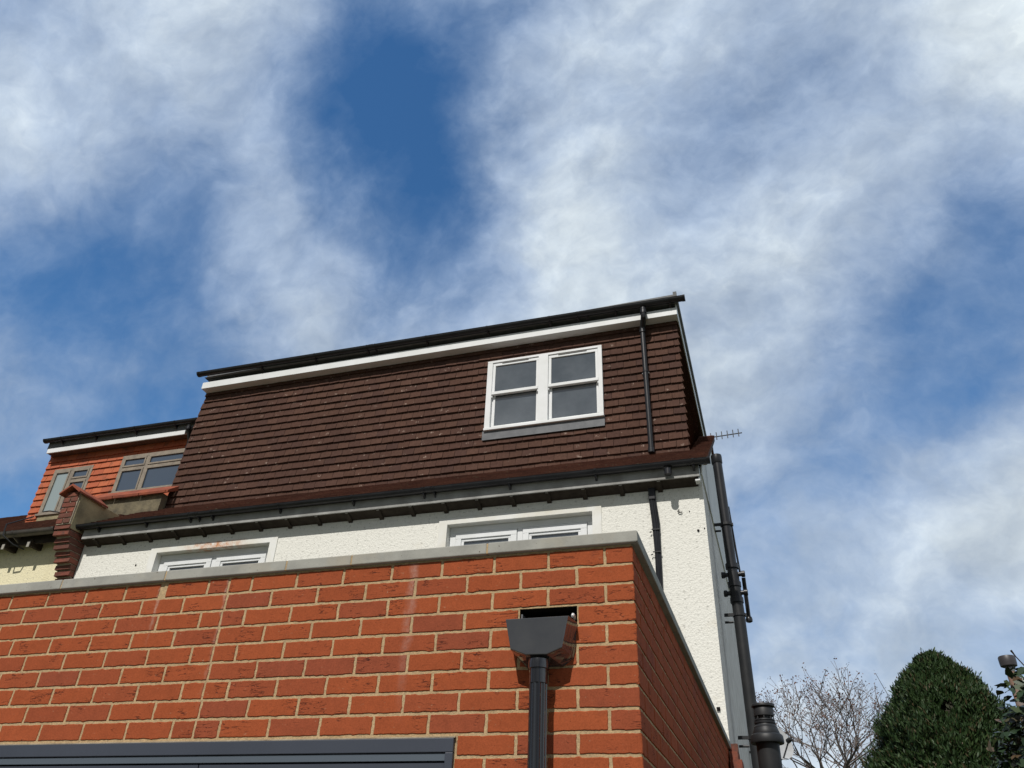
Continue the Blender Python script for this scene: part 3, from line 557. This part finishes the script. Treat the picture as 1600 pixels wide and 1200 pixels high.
# ---------------------------------------------------------------- cables and pipes on the house
c=thing('cable_bundle','bundle of black cables running down the white wall from the eaves','cable')
def cable(pts,r): MB().tube(pts,r,8).build('cable',m_black,c,smooth=True)
for off,r,jx in ((0,.016,0),(.022,.011,.003),(.040,.009,.006),(-.018,.009,-.004)):
    cable([(-.965+off,YW-.03,5.40),(-.975+off,YW-.032,5.26),(-.972+off*1.0,YW-.02,5.17),(-.955+off*.9+jx,YW-.022,4.95),(-.952+off*.8,YW-.02,4.6),(-.960+off*.8,YW-.02,4.2),(-.955+off*.8,YW-.02,3.3),(-.955+off*.7,YW-.02,2.70)],r)
MB().box(-1.0,-.93,YW-.045,YW-.001,5.20,5.41).build('cable_duct',m_black,c,bevel=.006)
for z in (4.62,4.86): 
    s=MB(); s.box(-.99,-.905,YW-.042,YW-.036,z,z+.012); s.tube([(-.995,YW-.02,z-.01),(-1.01,YW-.03,z-.02)],.006,6); s.build('cable_tie',m_ironp,c)
sp=thing('soil_pipe','tall black soil pipe running down the grey gable end of the white house','pipe')
P=[(-.300,8.4,6.06),(-.288,8.4,5.52),(-.273,8.4,4.66)]
MB().tube(P,.053,18).build('pipe',m_black,sp,smooth=True)
MB().tube([(-.273,8.4,4.66),(-.262,8.4,4.24),(-.258,8.4,3.44),(-.252,8.4,2.6),(-.25,8.4,0)],.058,18).build('lower_pipe',m_ironp,sp,smooth=True)
MB().lathe((-.300,8.4,6.04),[(.045,.03),(.060,.03),(.062,0),(.062,-.07),(.055,-.08)],18).build('pipe_cap',m_black,sp,smooth=True)
for z,x in ((5.19,-.281),(4.19,-.262),(3.02,-.254)):
    s=MB(); s.lathe((x,8.4,z),[(.056,0),(.066,.002),(.066,.032),(.056,.034)],18); s.box(XR+.036,x-.03,8.36,8.38,z,z+.03); s.tube([(XR+.036,8.37,z-.06),(x-.06,8.37,z-.06)],.012,8); s.box(x+.05,x+.075,8.385,8.415,z,z+.03); s.build('pipe_clip',m_ironp,sp)
for z,x in ((4.70,-.274),(4.50,-.271),(4.33,-.266)):
    s=MB(); s.lathe((x,8.4,z),[(.056,0),(.068,.004),(.068,.055),(.056,.06)],18)
    s.build('pipe_socket',m_black,sp,smooth=True)
for z,x in ((4.64,-.274),(4.44,-.27)):
    s=MB(); s.tube([(x-.11,8.4,z),(x+.105,8.4,z)],.024,12); s.lathe((x+.085,8.4,z),[(.024,0),(.034,.002),(.034,.035),(.028,.04)],12,axis=(1,0,0)); s.lathe((x-.12,8.4,z),[(.024,0),(.034,.002),(.034,.035),(.028,.04)],12,axis=(1,0,0)); s.build('pipe_branch',m_black,sp,smooth=True)
MB().tube([(-.172,8.46,4.62),(-.172,8.52,4.40),(-.172,8.58,4.24),(-.172,8.56,4.20)],.021,12).build('overflow_pipe',m_black,sp,smooth=True)
MB().lathe((-.172,8.575,4.20),[(.02,-.02),(.034,-.012),(.036,.01),(.030,.035),(.02,.045)],14).build('overflow_elbow',m_black,sp,smooth=True)
MB().tube([(-.236,8.47,5.45),(-.215,8.47,4.95),(-.20,8.47,4.66)],.011,8).build('waste_pipe',m_black,sp,smooth=True)
# ---------------------------------------------------------------- boiler flue
fl=thing('boiler_flue','matt black vertical boiler flue with stepped cone collar, beside the foot of the gable','flue')
fx,fy=-.087,5.0
s=MB(); s.lathe((fx,fy,0),[(.0,2.632),(.061,2.632),(.064,2.626),(.064,2.618),(.054,2.614)],28); s.build('cap',m_ironp,fl,smooth=True)
s=MB(); s.lathe((fx,fy,0),[(.053,2.613),(.055,2.61),(.055,2.568),(.043,2.567),(.043,2.550),(.055,2.549),(.056,2.543),(.050,2.542)],28)
for k in range(8):
    a=k*math.pi/4; s.box(fx+.049*math.cos(a)-.003,fx+.049*math.cos(a)+.003,fy+.049*math.sin(a)-.003,fy+.049*math.sin(a)+.003,2.55,2.567)
s.build('terminal',m_ironp,fl,smooth=True)
s=MB(); s.lathe((fx,fy,0),[(.050,2.541),(.058,2.538),(.058,2.527),(.054,2.526),(.056,2.518),(.064,2.510),(.064,2.503),(.066,2.500),(.073,2.480),(.073,2.473),(.082,2.470),(.088,2.462),(.091,2.430),(.089,2.424),(.066,2.424)],32); s.build('collar',m_ironp,fl,smooth=True)
s=MB(); s.tube([(fx,fy,2.43),(fx,fy,1.95),(fx-.03,fy,1.87),(fx-.12,fy,1.84),(XC,fy,1.84)],.0625,24); s.build('flue_pipe',m_ironp,fl,smooth=True)
# ---------------------------------------------------------------- satellite dish
sd=thing('satellite_dish','small grey satellite dish half hidden behind the black boiler flue','satellite dish')
dc=Vector((-.085,11.5,3.49)); ax=Vector((.62,-.72,.30)).normalized(); a=ax.orthogonal().normalized(); b=ax.cross(a); s=MB(); rings=[]
for k in range(8):
    r=.215*k/7+.001; rings.append([dc+(a*math.cos(2*math.pi*j/28)+b*math.sin(2*math.pi*j/28))*r+ax*(r*r*.8) for j in range(28)])
rings2=[[p-ax*.008 for p in r_] for r_ in rings[::-1]]
s.ring(rings+rings2); s.build('reflector',m_dish,sd,smooth=True,fix=True)
low=dc-Vector((0,0,.2))+ax*.04; lp=dc+ax*.24-Vector((0,0,.06))
MB().tube([low-ax*.06,low+ax*.05,lp],.010,8).build('arm',m_alu,sd)
MB().lathe(lp,[(.018,-.03),(.030,-.025),(.030,.02),(.018,.045)],12,axis=ax).build('receiver',m_ironp,sd,smooth=True)
MB().tube([dc-ax*.01,dc-ax*.09,(-.30,11.62,3.42),(XR,11.64,3.42)],.016,8).build('mount',m_alu,sd)
# ---------------------------------------------------------------- aerial
ae=thing('tv_aerial','thin television aerial pointing right from behind the roof corner','aerial')
MB().tube([(-.85,12.32,5.7),(-.85,12.32,8.50)],.016,8).build('mast',m_alu,ae)
MB().tube([(-.95,12.32,8.50),(.035,12.32,8.545)],.0095,6).build('boom',m_alu,ae)
for px_ in (1111.5,1120.5,1129,1138,1147,1155.7):
    x=-.487+(px_-1111.5)/44.2*.463; z=8.52+(x+.487)*.045
    MB().tube([(x,12.30,z-.070),(x,12.30,z+.075)],.008,6).build('element',m_alu,ae)
# ---------------------------------------------------------------- party wall between the two houses
pw_=thing('party_wall','old brick and rendered parapet with corbelled end between the white house and its neighbour','wall')
PX0,PX1=-8.56,XP
m_=MB(); m_.box(PX0+.006,PX1-.006,7.262,8.32,5.50,5.93); m_.build('parapet_core',m_oldmortar,pw_)
bb=MB(); bm_=MB()
def obrick(mb,x0,x1,y0,y1,z0,z1):
    j=lambda:rnd.uniform(-.004,.004)
    mb.hexa([(x0+j(),y0+j(),z0+j()),(x1+j(),y0+j(),z0+j()),(x1+j(),y1,z0+j()),(x0+j(),y1,z0+j()),(x0+j(),y0+j(),z1+j()),(x1+j(),y0+j(),z1+j()),(x1+j(),y1,z1+j()),(x0+j(),y1,z1+j())])
z=5.515; k=0
while z<5.90:      # brick end of the parapet above the gutter
    if k%2: obrick(bb,PX0,PX1-.016,7.25,7.34,z,z+.063)
    else: obrick(bb,PX0,PX0+.10,7.25,7.34,z,z+.063); obrick(bb,PX0+.112,PX1-.016,7.25,7.34,z,z+.063)
    z+=.075; k+=1
z=5.44; k=0; y0=7.27
while z>3.9:       # corbelled kneeler below it, stepping back as it goes down
    yy=7.27+max(0,(5.44-z))*.50 if z>4.86 else 7.56
    yy=min(yy,7.56)
    obrick(bb,PX0-.01,PX1+.0,yy-(.018 if k%2 else 0),7.60,z,z+.062)
    z-=.076; k+=1
bb.build('brick_end',m_oldbrick,pw_,bevel=.004)
c_=MB(); c_.hexa([(PX0+.012,7.33,4.3),(PX1-.014,7.33,4.3),(PX1-.014,7.605,4.3),(PX0+.012,7.605,4.3),(PX0+.012,7.30,5.50),(PX1-.014,7.30,5.50),(PX1-.014,7.605,5.50),(PX0+.012,7.605,5.50)]) if False else c_.prism([(PX0+.012,7.60,4.0),(PX0+.012,7.585,4.3),(PX0+.012,7.585,4.86),(PX0+.012,7.30,5.44),(PX0+.012,7.29,5.505),(PX0+.012,7.60,5.505)],(PX1-PX0-.028,0,0))
c_.build('brick_core',m_oldmortar,pw_,fix=True)
s=MB(); s.box(PX1-.0145,PX1+.004,7.285,8.30,5.45,5.925); s.build('rendered_side',m_lime,pw_,bevel=.004)
s=MB(); cx_=(PX0+PX1)/2
for (ya,yb_) in ((7.19,7.44),(7.446,7.72)):
    s.prism([(PX0-.055,ya,5.905),(cx_,ya,6.015),(PX1+.045,ya,5.905),(PX1+.045,ya,5.93),(cx_,ya,6.045),(PX0-.055,ya,5.93)],(0,yb_-ya,0))
s.build('coping_tile',m_redcop,pw_,fix=True)
s=MB(); s.box(-9.3,-8.0,8.30,8.42,6.0,6.385); s.box(-9.3,PX0,8.30,8.42,5.6,6.0); s.build('upstand',m_grime,pw_,bevel=.004)
s=MB(); s.box(-8.335,-7.99,8.285,8.2995,6.0,6.19); s.build('flashing',m_grime,pw_)
s=MB(); x=-9.3; k=0
while x<-7.9:
    b=min(x+.46,-7.87); s.hexa([(x+.004,8.245,6.36),(b-.004,8.245,6.36),(b-.004,8.50,6.50),(x+.004,8.50,6.50),(x+.004,8.24,6.395+rnd.uniform(0,.008)),(b-.004,8.24,6.395+rnd.uniform(0,.008)),(b-.004,8.50,6.60),(x+.004,8.50,6.60)]); x+=.46
s.build('coping_tile',m_redcop,pw_,bevel=.004)
# ---------------------------------------------------------------- neighbour
NB=thing('neighbouring_house','cream roughcast neighbouring house with an orange tile-hung dormer at the left edge','house')
w=MB(); w.add([(-15,7.6,0),(PX0,7.6,0),(PX0,7.6,5.5),(-15,7.6,5.5)],[(0,1,2,3)]); w.build('front_wall',m_cream_r,NB)
rf=MB(); rf.obox((-15,7.42,5.515),(1,0,0),ux,nx_,0,15+PX0,0,slen,-.045,-.004); nr=rf.build('roof',m_timber,NB)
tl=MB(); tiles(tl,(-13,7.40,5.507),(1,0,0),ux,nx_,13+PX0,16,.1,.165,seed=8,holes=[(13-11.0,9,(8.85-7.42)*1.19,9)]); tiles(tl,(-15,7.40,5.507),(1,0,0),ux,nx_,3.96,35,.1,.165,seed=9,holes=[(2,9,0,1.6)])
tl.build('roof_tiles',m_rooft,NB)
YN=8.8; NX0,NX1=-11.02,-8.0; NZ0,NZ1=6.35,7.62
w1=(-10.80,-10.02,6.50,7.33); w2=(-9.47,-8.20,6.72,7.415)
b=MB(); plate_with_holes(b,(0,YN+.006,0),(1,0,0),(0,0,1),(0,-1,0),NX0+.005,NX1,5.8,7.75,[w1,w2],.10); b.add([(NX0+.005,YN+.006,5.8),(NX0+.005,11.5,5.8),(NX0+.005,11.5,7.75),(NX0+.005,YN+.006,7.75)],[(3,2,1,0)]); b.add([(NX0,11.5,5.8),(NX1,11.5,5.8),(NX1,11.5,7.75),(NX0,11.5,7.75)],[(3,2,1,0)]); nd=b.build('dormer',m_timber,NB)
t=MB(); hs=[(q[0]-NX0,q[1]-NX0,q[2]-NZ0,q[3]-NZ0) for q in (w1,w2)]; tiles(t,(NX0,YN,NZ0),(1,0,0),(0,0,1),(0,-1,0),NX1-NX0,12,.113,.19,holes=hs,seed=10,th=.010,lift=.007,gap=.005)
tiles(t,(NX0+.004,11.5,NZ0),(0,-1,0),(0,0,1),(-1,0,0),2.7,12,.113,.19,seed=12,th=.01,lift=.007); t.build('orange_hung_tiles',m_orange,nd)
s=MB(); s.box(-10.97,-8.27,8.64,8.66,7.585,7.665); s.build('fascia',m_upvc,nd,bevel=.002)
s=MB(); s.box(-10.97,-8.0,8.6605,8.83,7.59,7.60); s.build('soffit',mat('brown_soffit',(.17,.09,.06),.7,.3,var=(.1,.06,.05),nscale=8),nd)
s=MB(); s.box(-10.99,-8.0,8.642,11.55,7.667,7.815); s.build('flat_roof',m_felt,nd)
ng=gutter('gutter',-11.02,-8.05,8.590,7.805,7.790,.048,NB,[-10.68,-10.0,-9.21,-8.45],back=8.64); lab(ng,'black gutter on top of the orange dormer')
for i,(a,b_,c,d) in enumerate((w1,w2)):
    f=MB(); e=.05; y0,y1=YN-.022,YN+.05; md=a+(b_-a)*(.48 if i==0 else .40)
    f.box(a,b_,y0,y1,d-e,d); f.box(a,a+e,y0,y1,c+.0355,d-e-.0005); f.box(b_-e,b_,y0,y1,c+.0355,d-e-.0005); f.box(md-.028,md+.028,y0,y1,c+.0355,d-e-.0005); f.box(a-.02,b_+.01,y0-.03,y1,c,c+.035)
    wo=f.build('window',m_taupe,NB,bevel=.003); lab(wo,('brown framed window with a pale pane, partly behind the parapet end','brown framed window above the red tiled parapet')[i])
    lights=[(a+e,md-.028,c+.036,d-e)] if i==0 else []
    zt=d-.235
    lights+=[(md+.028,b_-e,zt+.02,d-e),(md+.028,b_-e,c+.036,zt-.02)]
    if i: lights+=[(a+e,md-.028,zt+.02,d-e),(a+e,md-.028,c+.036,zt-.02)]; MB().box(a+e+.0005,md-.0285,y0+.002,y1,zt-.0195,zt+.0195).build('transom',m_taupe,wo)
    MB().box(md+.0285,b_-e-.0005,y0+.002,y1,zt-.0195,zt+.0195).build('transom',m_taupe,wo)
    for j,(p,q,r,t_) in enumerate(lights):
        s=MB(); h=.030; y2,y3=y0-.008,y0+.04
        s.box(p+.002,q-.002,y2,y3,t_-h,t_-.002); s.box(p+.002,q-.002,y2,y3,r+.002,r+h); s.box(p+.002,p+h,y2,y3,r+h+.0005,t_-h-.0005); s.box(q-h,q-.002,y2,y3,r+h+.0005,t_-h-.0005); s.build('casement',m_taupe,wo,bevel=.002)
        MB().box(p+h-.001,q-h+.001,y2+.02,y2+.03,r+h-.001,t_-h+.001).build('pane',m_reflpane if (i==0 and j==0) else m_glassn,wo)
    if i==0:
        MB().box(a+.03,b_-.02,YN-.028,YN-.0245,c-.10,c-.002).build('lead_apron',m_lime,wo)
s=MB(); s.box(-15,PX0-.02,7.45,7.468,5.36,5.50); s.box(-15,PX0-.02,7.469,7.598,5.455,5.47); s.build('eaves_board',m_timber,NB)
x=-11.6
while x<PX0-.1:
    q_=MB().box(x,x+.05,7.40,7.598,5.32,5.40).build('rafter_foot',m_timber,NB); MB().box(x+.004,x+.046,7.392,7.3995,5.30,5.37).build('rafter_end',m_pale,q_); x+=.42
ng=gutter('gutter',-15,-8.64,7.36,5.53,5.50,.062,NB,[-9.3,-10.2,-11.1],back=7.45,m_=mat('faded_grey_gutter',(.055,.052,.05),.55,.4,var=(.10,.085,.07),nscale=8)); lab(ng,'faded grey gutter on the cream wall')
dw=thing('rainwater_downpipe','thin dark downpipe between the orange dormer and the brown tiles','downpipe')
s=MB(); s.tube([(-8.17,8.585,7.70),(-8.17,8.60,7.60),(-8.19,8.70,7.50),(-8.20,8.715,7.40),(-8.215,8.715,6.60)],.030,12); s.build('pipe',m_ironp,dw,smooth=True)
s=MB(); s.lathe((-8.17,8.585,7.62),[(.03,0),(.037,.002),(.037,.05),(.031,.052)],12); s.lathe((-8.20,8.715,7.36),[(.03,0),(.036,.002),(.036,.04),(.031,.042)],12); s.build('collar',m_black,dw,smooth=True)
wr=thing('bent_wire','bent grey overflow pipe looping over the gutter by the left dormer','pipe')
s=MB(); s.tube([(-9.93,8.62,6.39),(-10.18,8.45,6.39),(-10.25,8.40,6.36)],.010,6); s.build('upper_bend',m_ironp,wr,smooth=True); s=MB(); s.tube([(-9.43,7.62,5.86),(-9.43,7.28,5.60),(-9.40,7.27,5.44),(-9.28,7.36,5.34),(-9.22,7.50,5.32)],.010,6); wr2=s.build('lower_bend',m_ironp,wr,smooth=True)
# ---------------------------------------------------------------- broken end of an old wall by the house corner
ob=MB(); z=0; k=0
while z<2.82:
    top=z>2.45; y1=7.585; y0=7.10 if not top else 7.10+(z-2.45)*1.2
    a=y0
    while a<y1-.03:
        b=min(a+(.21 if (k%2 or a>y0) else .10),y1); ob.box(-.44+rnd.uniform(-.003,.003),-.345+rnd.uniform(-.004,.004)-(.03 if z>2.7 else 0),a,b-.01,z,z+.064); a=b
    z+=.075; k+=1
st=thing('old_brick_wall','broken end of an old brown brick wall at the foot of the white house corner','wall'); ob.build('bricks',m_oldbrick,st); MB().box(-.435,-.355,7.12,7.58,0,2.44).build('mortar',m_oldmortar,st)
# ---------------------------------------------------------------- plants
import numpy as np
def leafmat(name,cols,rough=.55,trans=.0):
    return mat(name,cols[0],rough,.35,island=cols)
def leaves(name,m_,par,pts,nrm,size,asp,shape='leaf',seed=1,droop=.3,up=None):
    """one small bent leaf per point"""
    g=np.random.default_rng(seed); n=len(pts); P=np.asarray(pts); Nn=np.asarray(nrm); Nn=Nn/np.linalg.norm(Nn,axis=1,keepdims=True)
    r=g.normal(size=(n,3)); 
    t=np.cross(Nn,r); t/=np.linalg.norm(t,axis=1,keepdims=True)
    if up is not None: t=np.asarray(up)+.45*r; t/=np.linalg.norm(t,axis=1,keepdims=True); Nn=np.cross(t,np.cross(Nn+.4*g.normal(size=(n,3)),t)); Nn/=np.linalg.norm(Nn,axis=1,keepdims=True)
    s=np.cross(Nn,t); L=(size*g.uniform(.6,1.35,size=n))[:,None]; Wd=L*asp
    base=P-t*L*.5; a=P-t*L*.1-s*Wd*.5+Nn*L*.05; b=P-t*L*.1+s*Wd*.5+Nn*L*.05; tip=P+t*L*.5-Nn*L*droop*.4; mid1=P+t*L*.22-s*Wd*.34; mid2=P+t*L*.22+s*Wd*.34
    V=np.stack([base,b,mid2,tip,mid1,a],1).reshape(-1,3); idx=np.arange(n)*6
    F=np.stack([idx,idx+1,idx+2,idx+3,idx+4,idx+5],1)
    me=bpy.data.meshes.new(name); me.vertices.add(n*6); me.vertices.foreach_set('co',V.astype('f').ravel()); me.loops.add(n*6); me.loops.foreach_set('vertex_index',F.ravel().astype('i')); me.polygons.add(n); me.polygons.foreach_set('loop_start',(np.arange(n)*6).astype('i')); me.update(); me.validate()
    me.materials.append(m_); o=bpy.data.objects.new(name,me); S.collection.objects.link(o); o.parent=par; return o
g=np.random.default_rng(3)
# conifer
cf=thing('conifer_tree','dense dark green rounded conifer behind the garden at the lower right','tree')
cx,cy,zb,zt=2.36,14.0,.5,5.10
def crad(z):
    t=np.clip((z-zb)/(zt-zb),0,1); return 1.50*np.clip(1-t**2.3,0,1)**.62
MB().tube([(cx,cy,0),(cx+.03,cy,2),(cx,cy,4.2)],[.16,.12,.04],10).build('trunk',m_timber,cf)
n=150000; z=zb+(zt-zb)*g.uniform(0,1,n)**.75; th=g.uniform(0,2*np.pi,n)
lump=1+.07*np.sin(th*5+z*3)+.065*np.sin(th*13-z*7)+.055*np.sin(z*11+th*2)+.045*np.sin(z*23+th*17)
dep=1-np.abs(g.normal(0,.09,n)); dep=np.where(g.random(n)<.07,dep+.03+.10*g.random(n),dep); rr_=crad(z)*lump*dep
pts=np.stack([cx+rr_*np.cos(th),cy+rr_*np.sin(th),z+g.normal(0,.05,n)],1)
nr=np.stack([np.cos(th),np.sin(th),.35+.9*((z-zb)/(zt-zb))**3],1)
keep=(np.sin(pts[:,0]*7+1)*np.sin(pts[:,1]*6)*np.sin(pts[:,2]*8+2))>-.70
upv=nr*.75+np.array([0,0,.75])
m_con=leafmat('conifer_spray',[(.018,.042,.009),(.026,.056,.011),(.012,.030,.008),(.034,.064,.013),(.020,.046,.012),(.028,.058,.014),(.016,.040,.010),(.075,.050,.022)],.6)
leaves('foliage',m_con,cf,pts[keep],nr[keep],.072,.26,seed=4,up=upv[keep])
# inner mass of darker sprays
n=16000; z=zb+(zt-.35-zb)*g.uniform(0,1,n); th=g.uniform(0,2*np.pi,n); rr_=crad(z)*g.uniform(.45,.8,n); pts=np.stack([cx+rr_*np.cos(th),cy+rr_*np.sin(th),z],1)
leaves('inner_foliage',leafmat('inner_conifer_spray',[(.020,.028,.010),(.030,.024,.014)],.8),cf,pts,np.stack([np.cos(th),np.sin(th),.2*np.ones(n)],1),.13,.4,seed=5)
# shrub close by on the right
sh=thing('broadleaf_shrub','tall evergreen shrub with broad dark leaves at the right edge','shrub')
def shrub_r(z): return 0
n=48000; C_=np.array([2.05,5.3,1.15]); A_=np.array([1.50,.9,1.74])
d=g.normal(size=(n,3)); d/=np.linalg.norm(d,axis=1,keepdims=True); d=d[(d[:,2]>-.35)&(d[:,1]<.55)]; n=len(d)
lmp=1+.06*np.sin(d[:,0]*9+d[:,2]*6)+.05*np.sin(d[:,2]*17+d[:,1]*7); q=(1-np.abs(g.normal(0,.11,n)))*lmp
pts=C_+d*A_*q[:,None]; nr=d+.7*g.normal(size=(n,3))+np.array([0,-.3,.5])
m_sh=leafmat('broad_leaf',[(.020,.040,.014),(.030,.054,.020),(.014,.030,.012),(.044,.062,.024),(.024,.044,.022),(.018,.036,.013),(.09,.055,.028)],.38)
leaves('foliage',m_sh,sh,pts,nr,.062,.62,seed=7,droop=.35)
s=MB()
for k in range(26):
    a=rnd.uniform(0,6.28); e=rnd.uniform(.3,1.4); dd=Vector((math.cos(a)*math.cos(e),math.sin(a)*math.cos(e),math.sin(e))); p=Vector(C_)+Vector((dd.x*A_[0],dd.y*A_[1],dd.z*A_[2]))*.93
    s.tube([(2.05+rnd.uniform(-.1,.1),5.35,0),Vector((2.05,5.35,.9)).lerp(p,.4),p],[.022,.013,.004],5)
for e_ in (((1.40,5.0,2.60),(1.26,4.98,2.84),(1.244,4.97,2.87)),): s.tube(e_,[.004,.003,.006],5)
s.build('branches',m_timber,sh)
# bare tree far back
bt=thing('bare_tree','leafless winter tree with reddish buds behind the satellite dish and flue','tree')
tw=MB(); br=MB(); tips=[]
r2=random.Random(21)
def grow(p,d_,L,r,lev):
    q=p; pts=[p]; dd=d_.copy()
    for i in range(3):
        dd=(dd+Vector((r2.uniform(-.24,.24),r2.uniform(-.24,.24),.03))).normalized(); q=q+dd*L/3; pts.append(q)
    (br if lev<3 else tw).tube(pts,[r,r*.9,r*.8,r*.68],6 if lev<2 else 4 if lev<4 else 3,cap=False)
    if lev>=4: tips.append((q,dd))
    if lev==6 or q.z>6.1: return
    k=3 if lev in(1,2,4,5) else 2
    for i in range(k):
        a=r2.uniform(0,6.28); sp_=r2.uniform(.32,.85) if lev else r2.uniform(.25,.5); o_=dd.orthogonal().normalized(); o2=dd.cross(o_)
        nd_=(dd*math.cos(sp_)+(o_*math.cos(a)+o2*math.sin(a))*math.sin(sp_)); nd_.z=abs(nd_.z)*.9+.12; nd_.normalize()
        grow(q,nd_,L*r2.uniform(.68,.86),r*.66,lev+1)
for (x,dx,l) in ((1.0,-.15,1.35),(1.05,.22,1.45),(1.0,-.42,1.25),(1.06,.50,1.35),(1.02,.03,1.5)):
    grow(Vector((x,22,2.35)),Vector((dx,r2.uniform(-.25,.25),1)).normalized(),l,.042,1)
br.tube([(1.0,22,0),(1.02,22,1.2),(1.03,22,2.25)],[.14,.12,.09],8)
br.build('trunk',mat('grey_bark',(.13,.115,.10),.9,.2,var=(.09,.075,.06),nscale=12),bt); tw.build('twigs',mat('twig_bark',(.16,.13,.115),.9,.2),bt)
tp=[];tn=[]
for (q,dd) in tips:
    for j in range(3):
        tp.append(q+Vector((r2.gauss(0,.045),r2.gauss(0,.045),r2.gauss(0,.05)))); tn.append((r2.gauss(0,1),r2.gauss(0,1),r2.gauss(0,1)))
leaves('buds',leafmat('bud_cluster',[(.13,.06,.045),(.10,.05,.04),(.16,.08,.05)],.8),bt,tp,tn,.050,.5,seed=11)
# flue cowl poking above the shrub
vc=thing('vent_cowl','dark round vent cowl on a grey pole poking up beside the broadleaf shrub','vent cowl')
vx,vy=2.195,9.0
MB().lathe((vx,vy,0),[(.062,3.745),(.073,3.75),(.076,3.78),(.077,3.83),(.070,3.842),(.0,3.848)],24).build('cap',mat('dark_brown_metal',(.045,.04,.042),.45,.5),vc,smooth=True)
MB().lathe((vx,vy,0),[(.03,3.749),(.040,3.735),(.043,3.70),(.036,3.69)],20).build('neck',m_steel,vc,smooth=True)
MB().tube([(vx,vy,3.70),(vx,vy,3.4),(vx,vy,0)],.040,14).build('pole',mat('rusty_grey_pole',(.22,.19,.17),.8,.3,var=(.25,.12,.07),nscale=14),vc,smooth=True)
# ---------------------------------------------------------------- put every thing's empty at its own base
bpy.context.view_layer.update()
for e in [o for o in S.objects if o.type=='EMPTY' and o.parent is None]:
    ps=[]
    def walk(o):
        if o.type=='MESH':
            ps.extend([Vector(c) for c in o.bound_box])
        for c in o.children: walk(c)
    walk(e)
    if not ps: continue
    b=Vector(((min(p.x for p in ps)+max(p.x for p in ps))/2,(min(p.y for p in ps)+max(p.y for p in ps))/2,min(p.z for p in ps)))
    e.location=b
    for c in e.children: c.location=-b
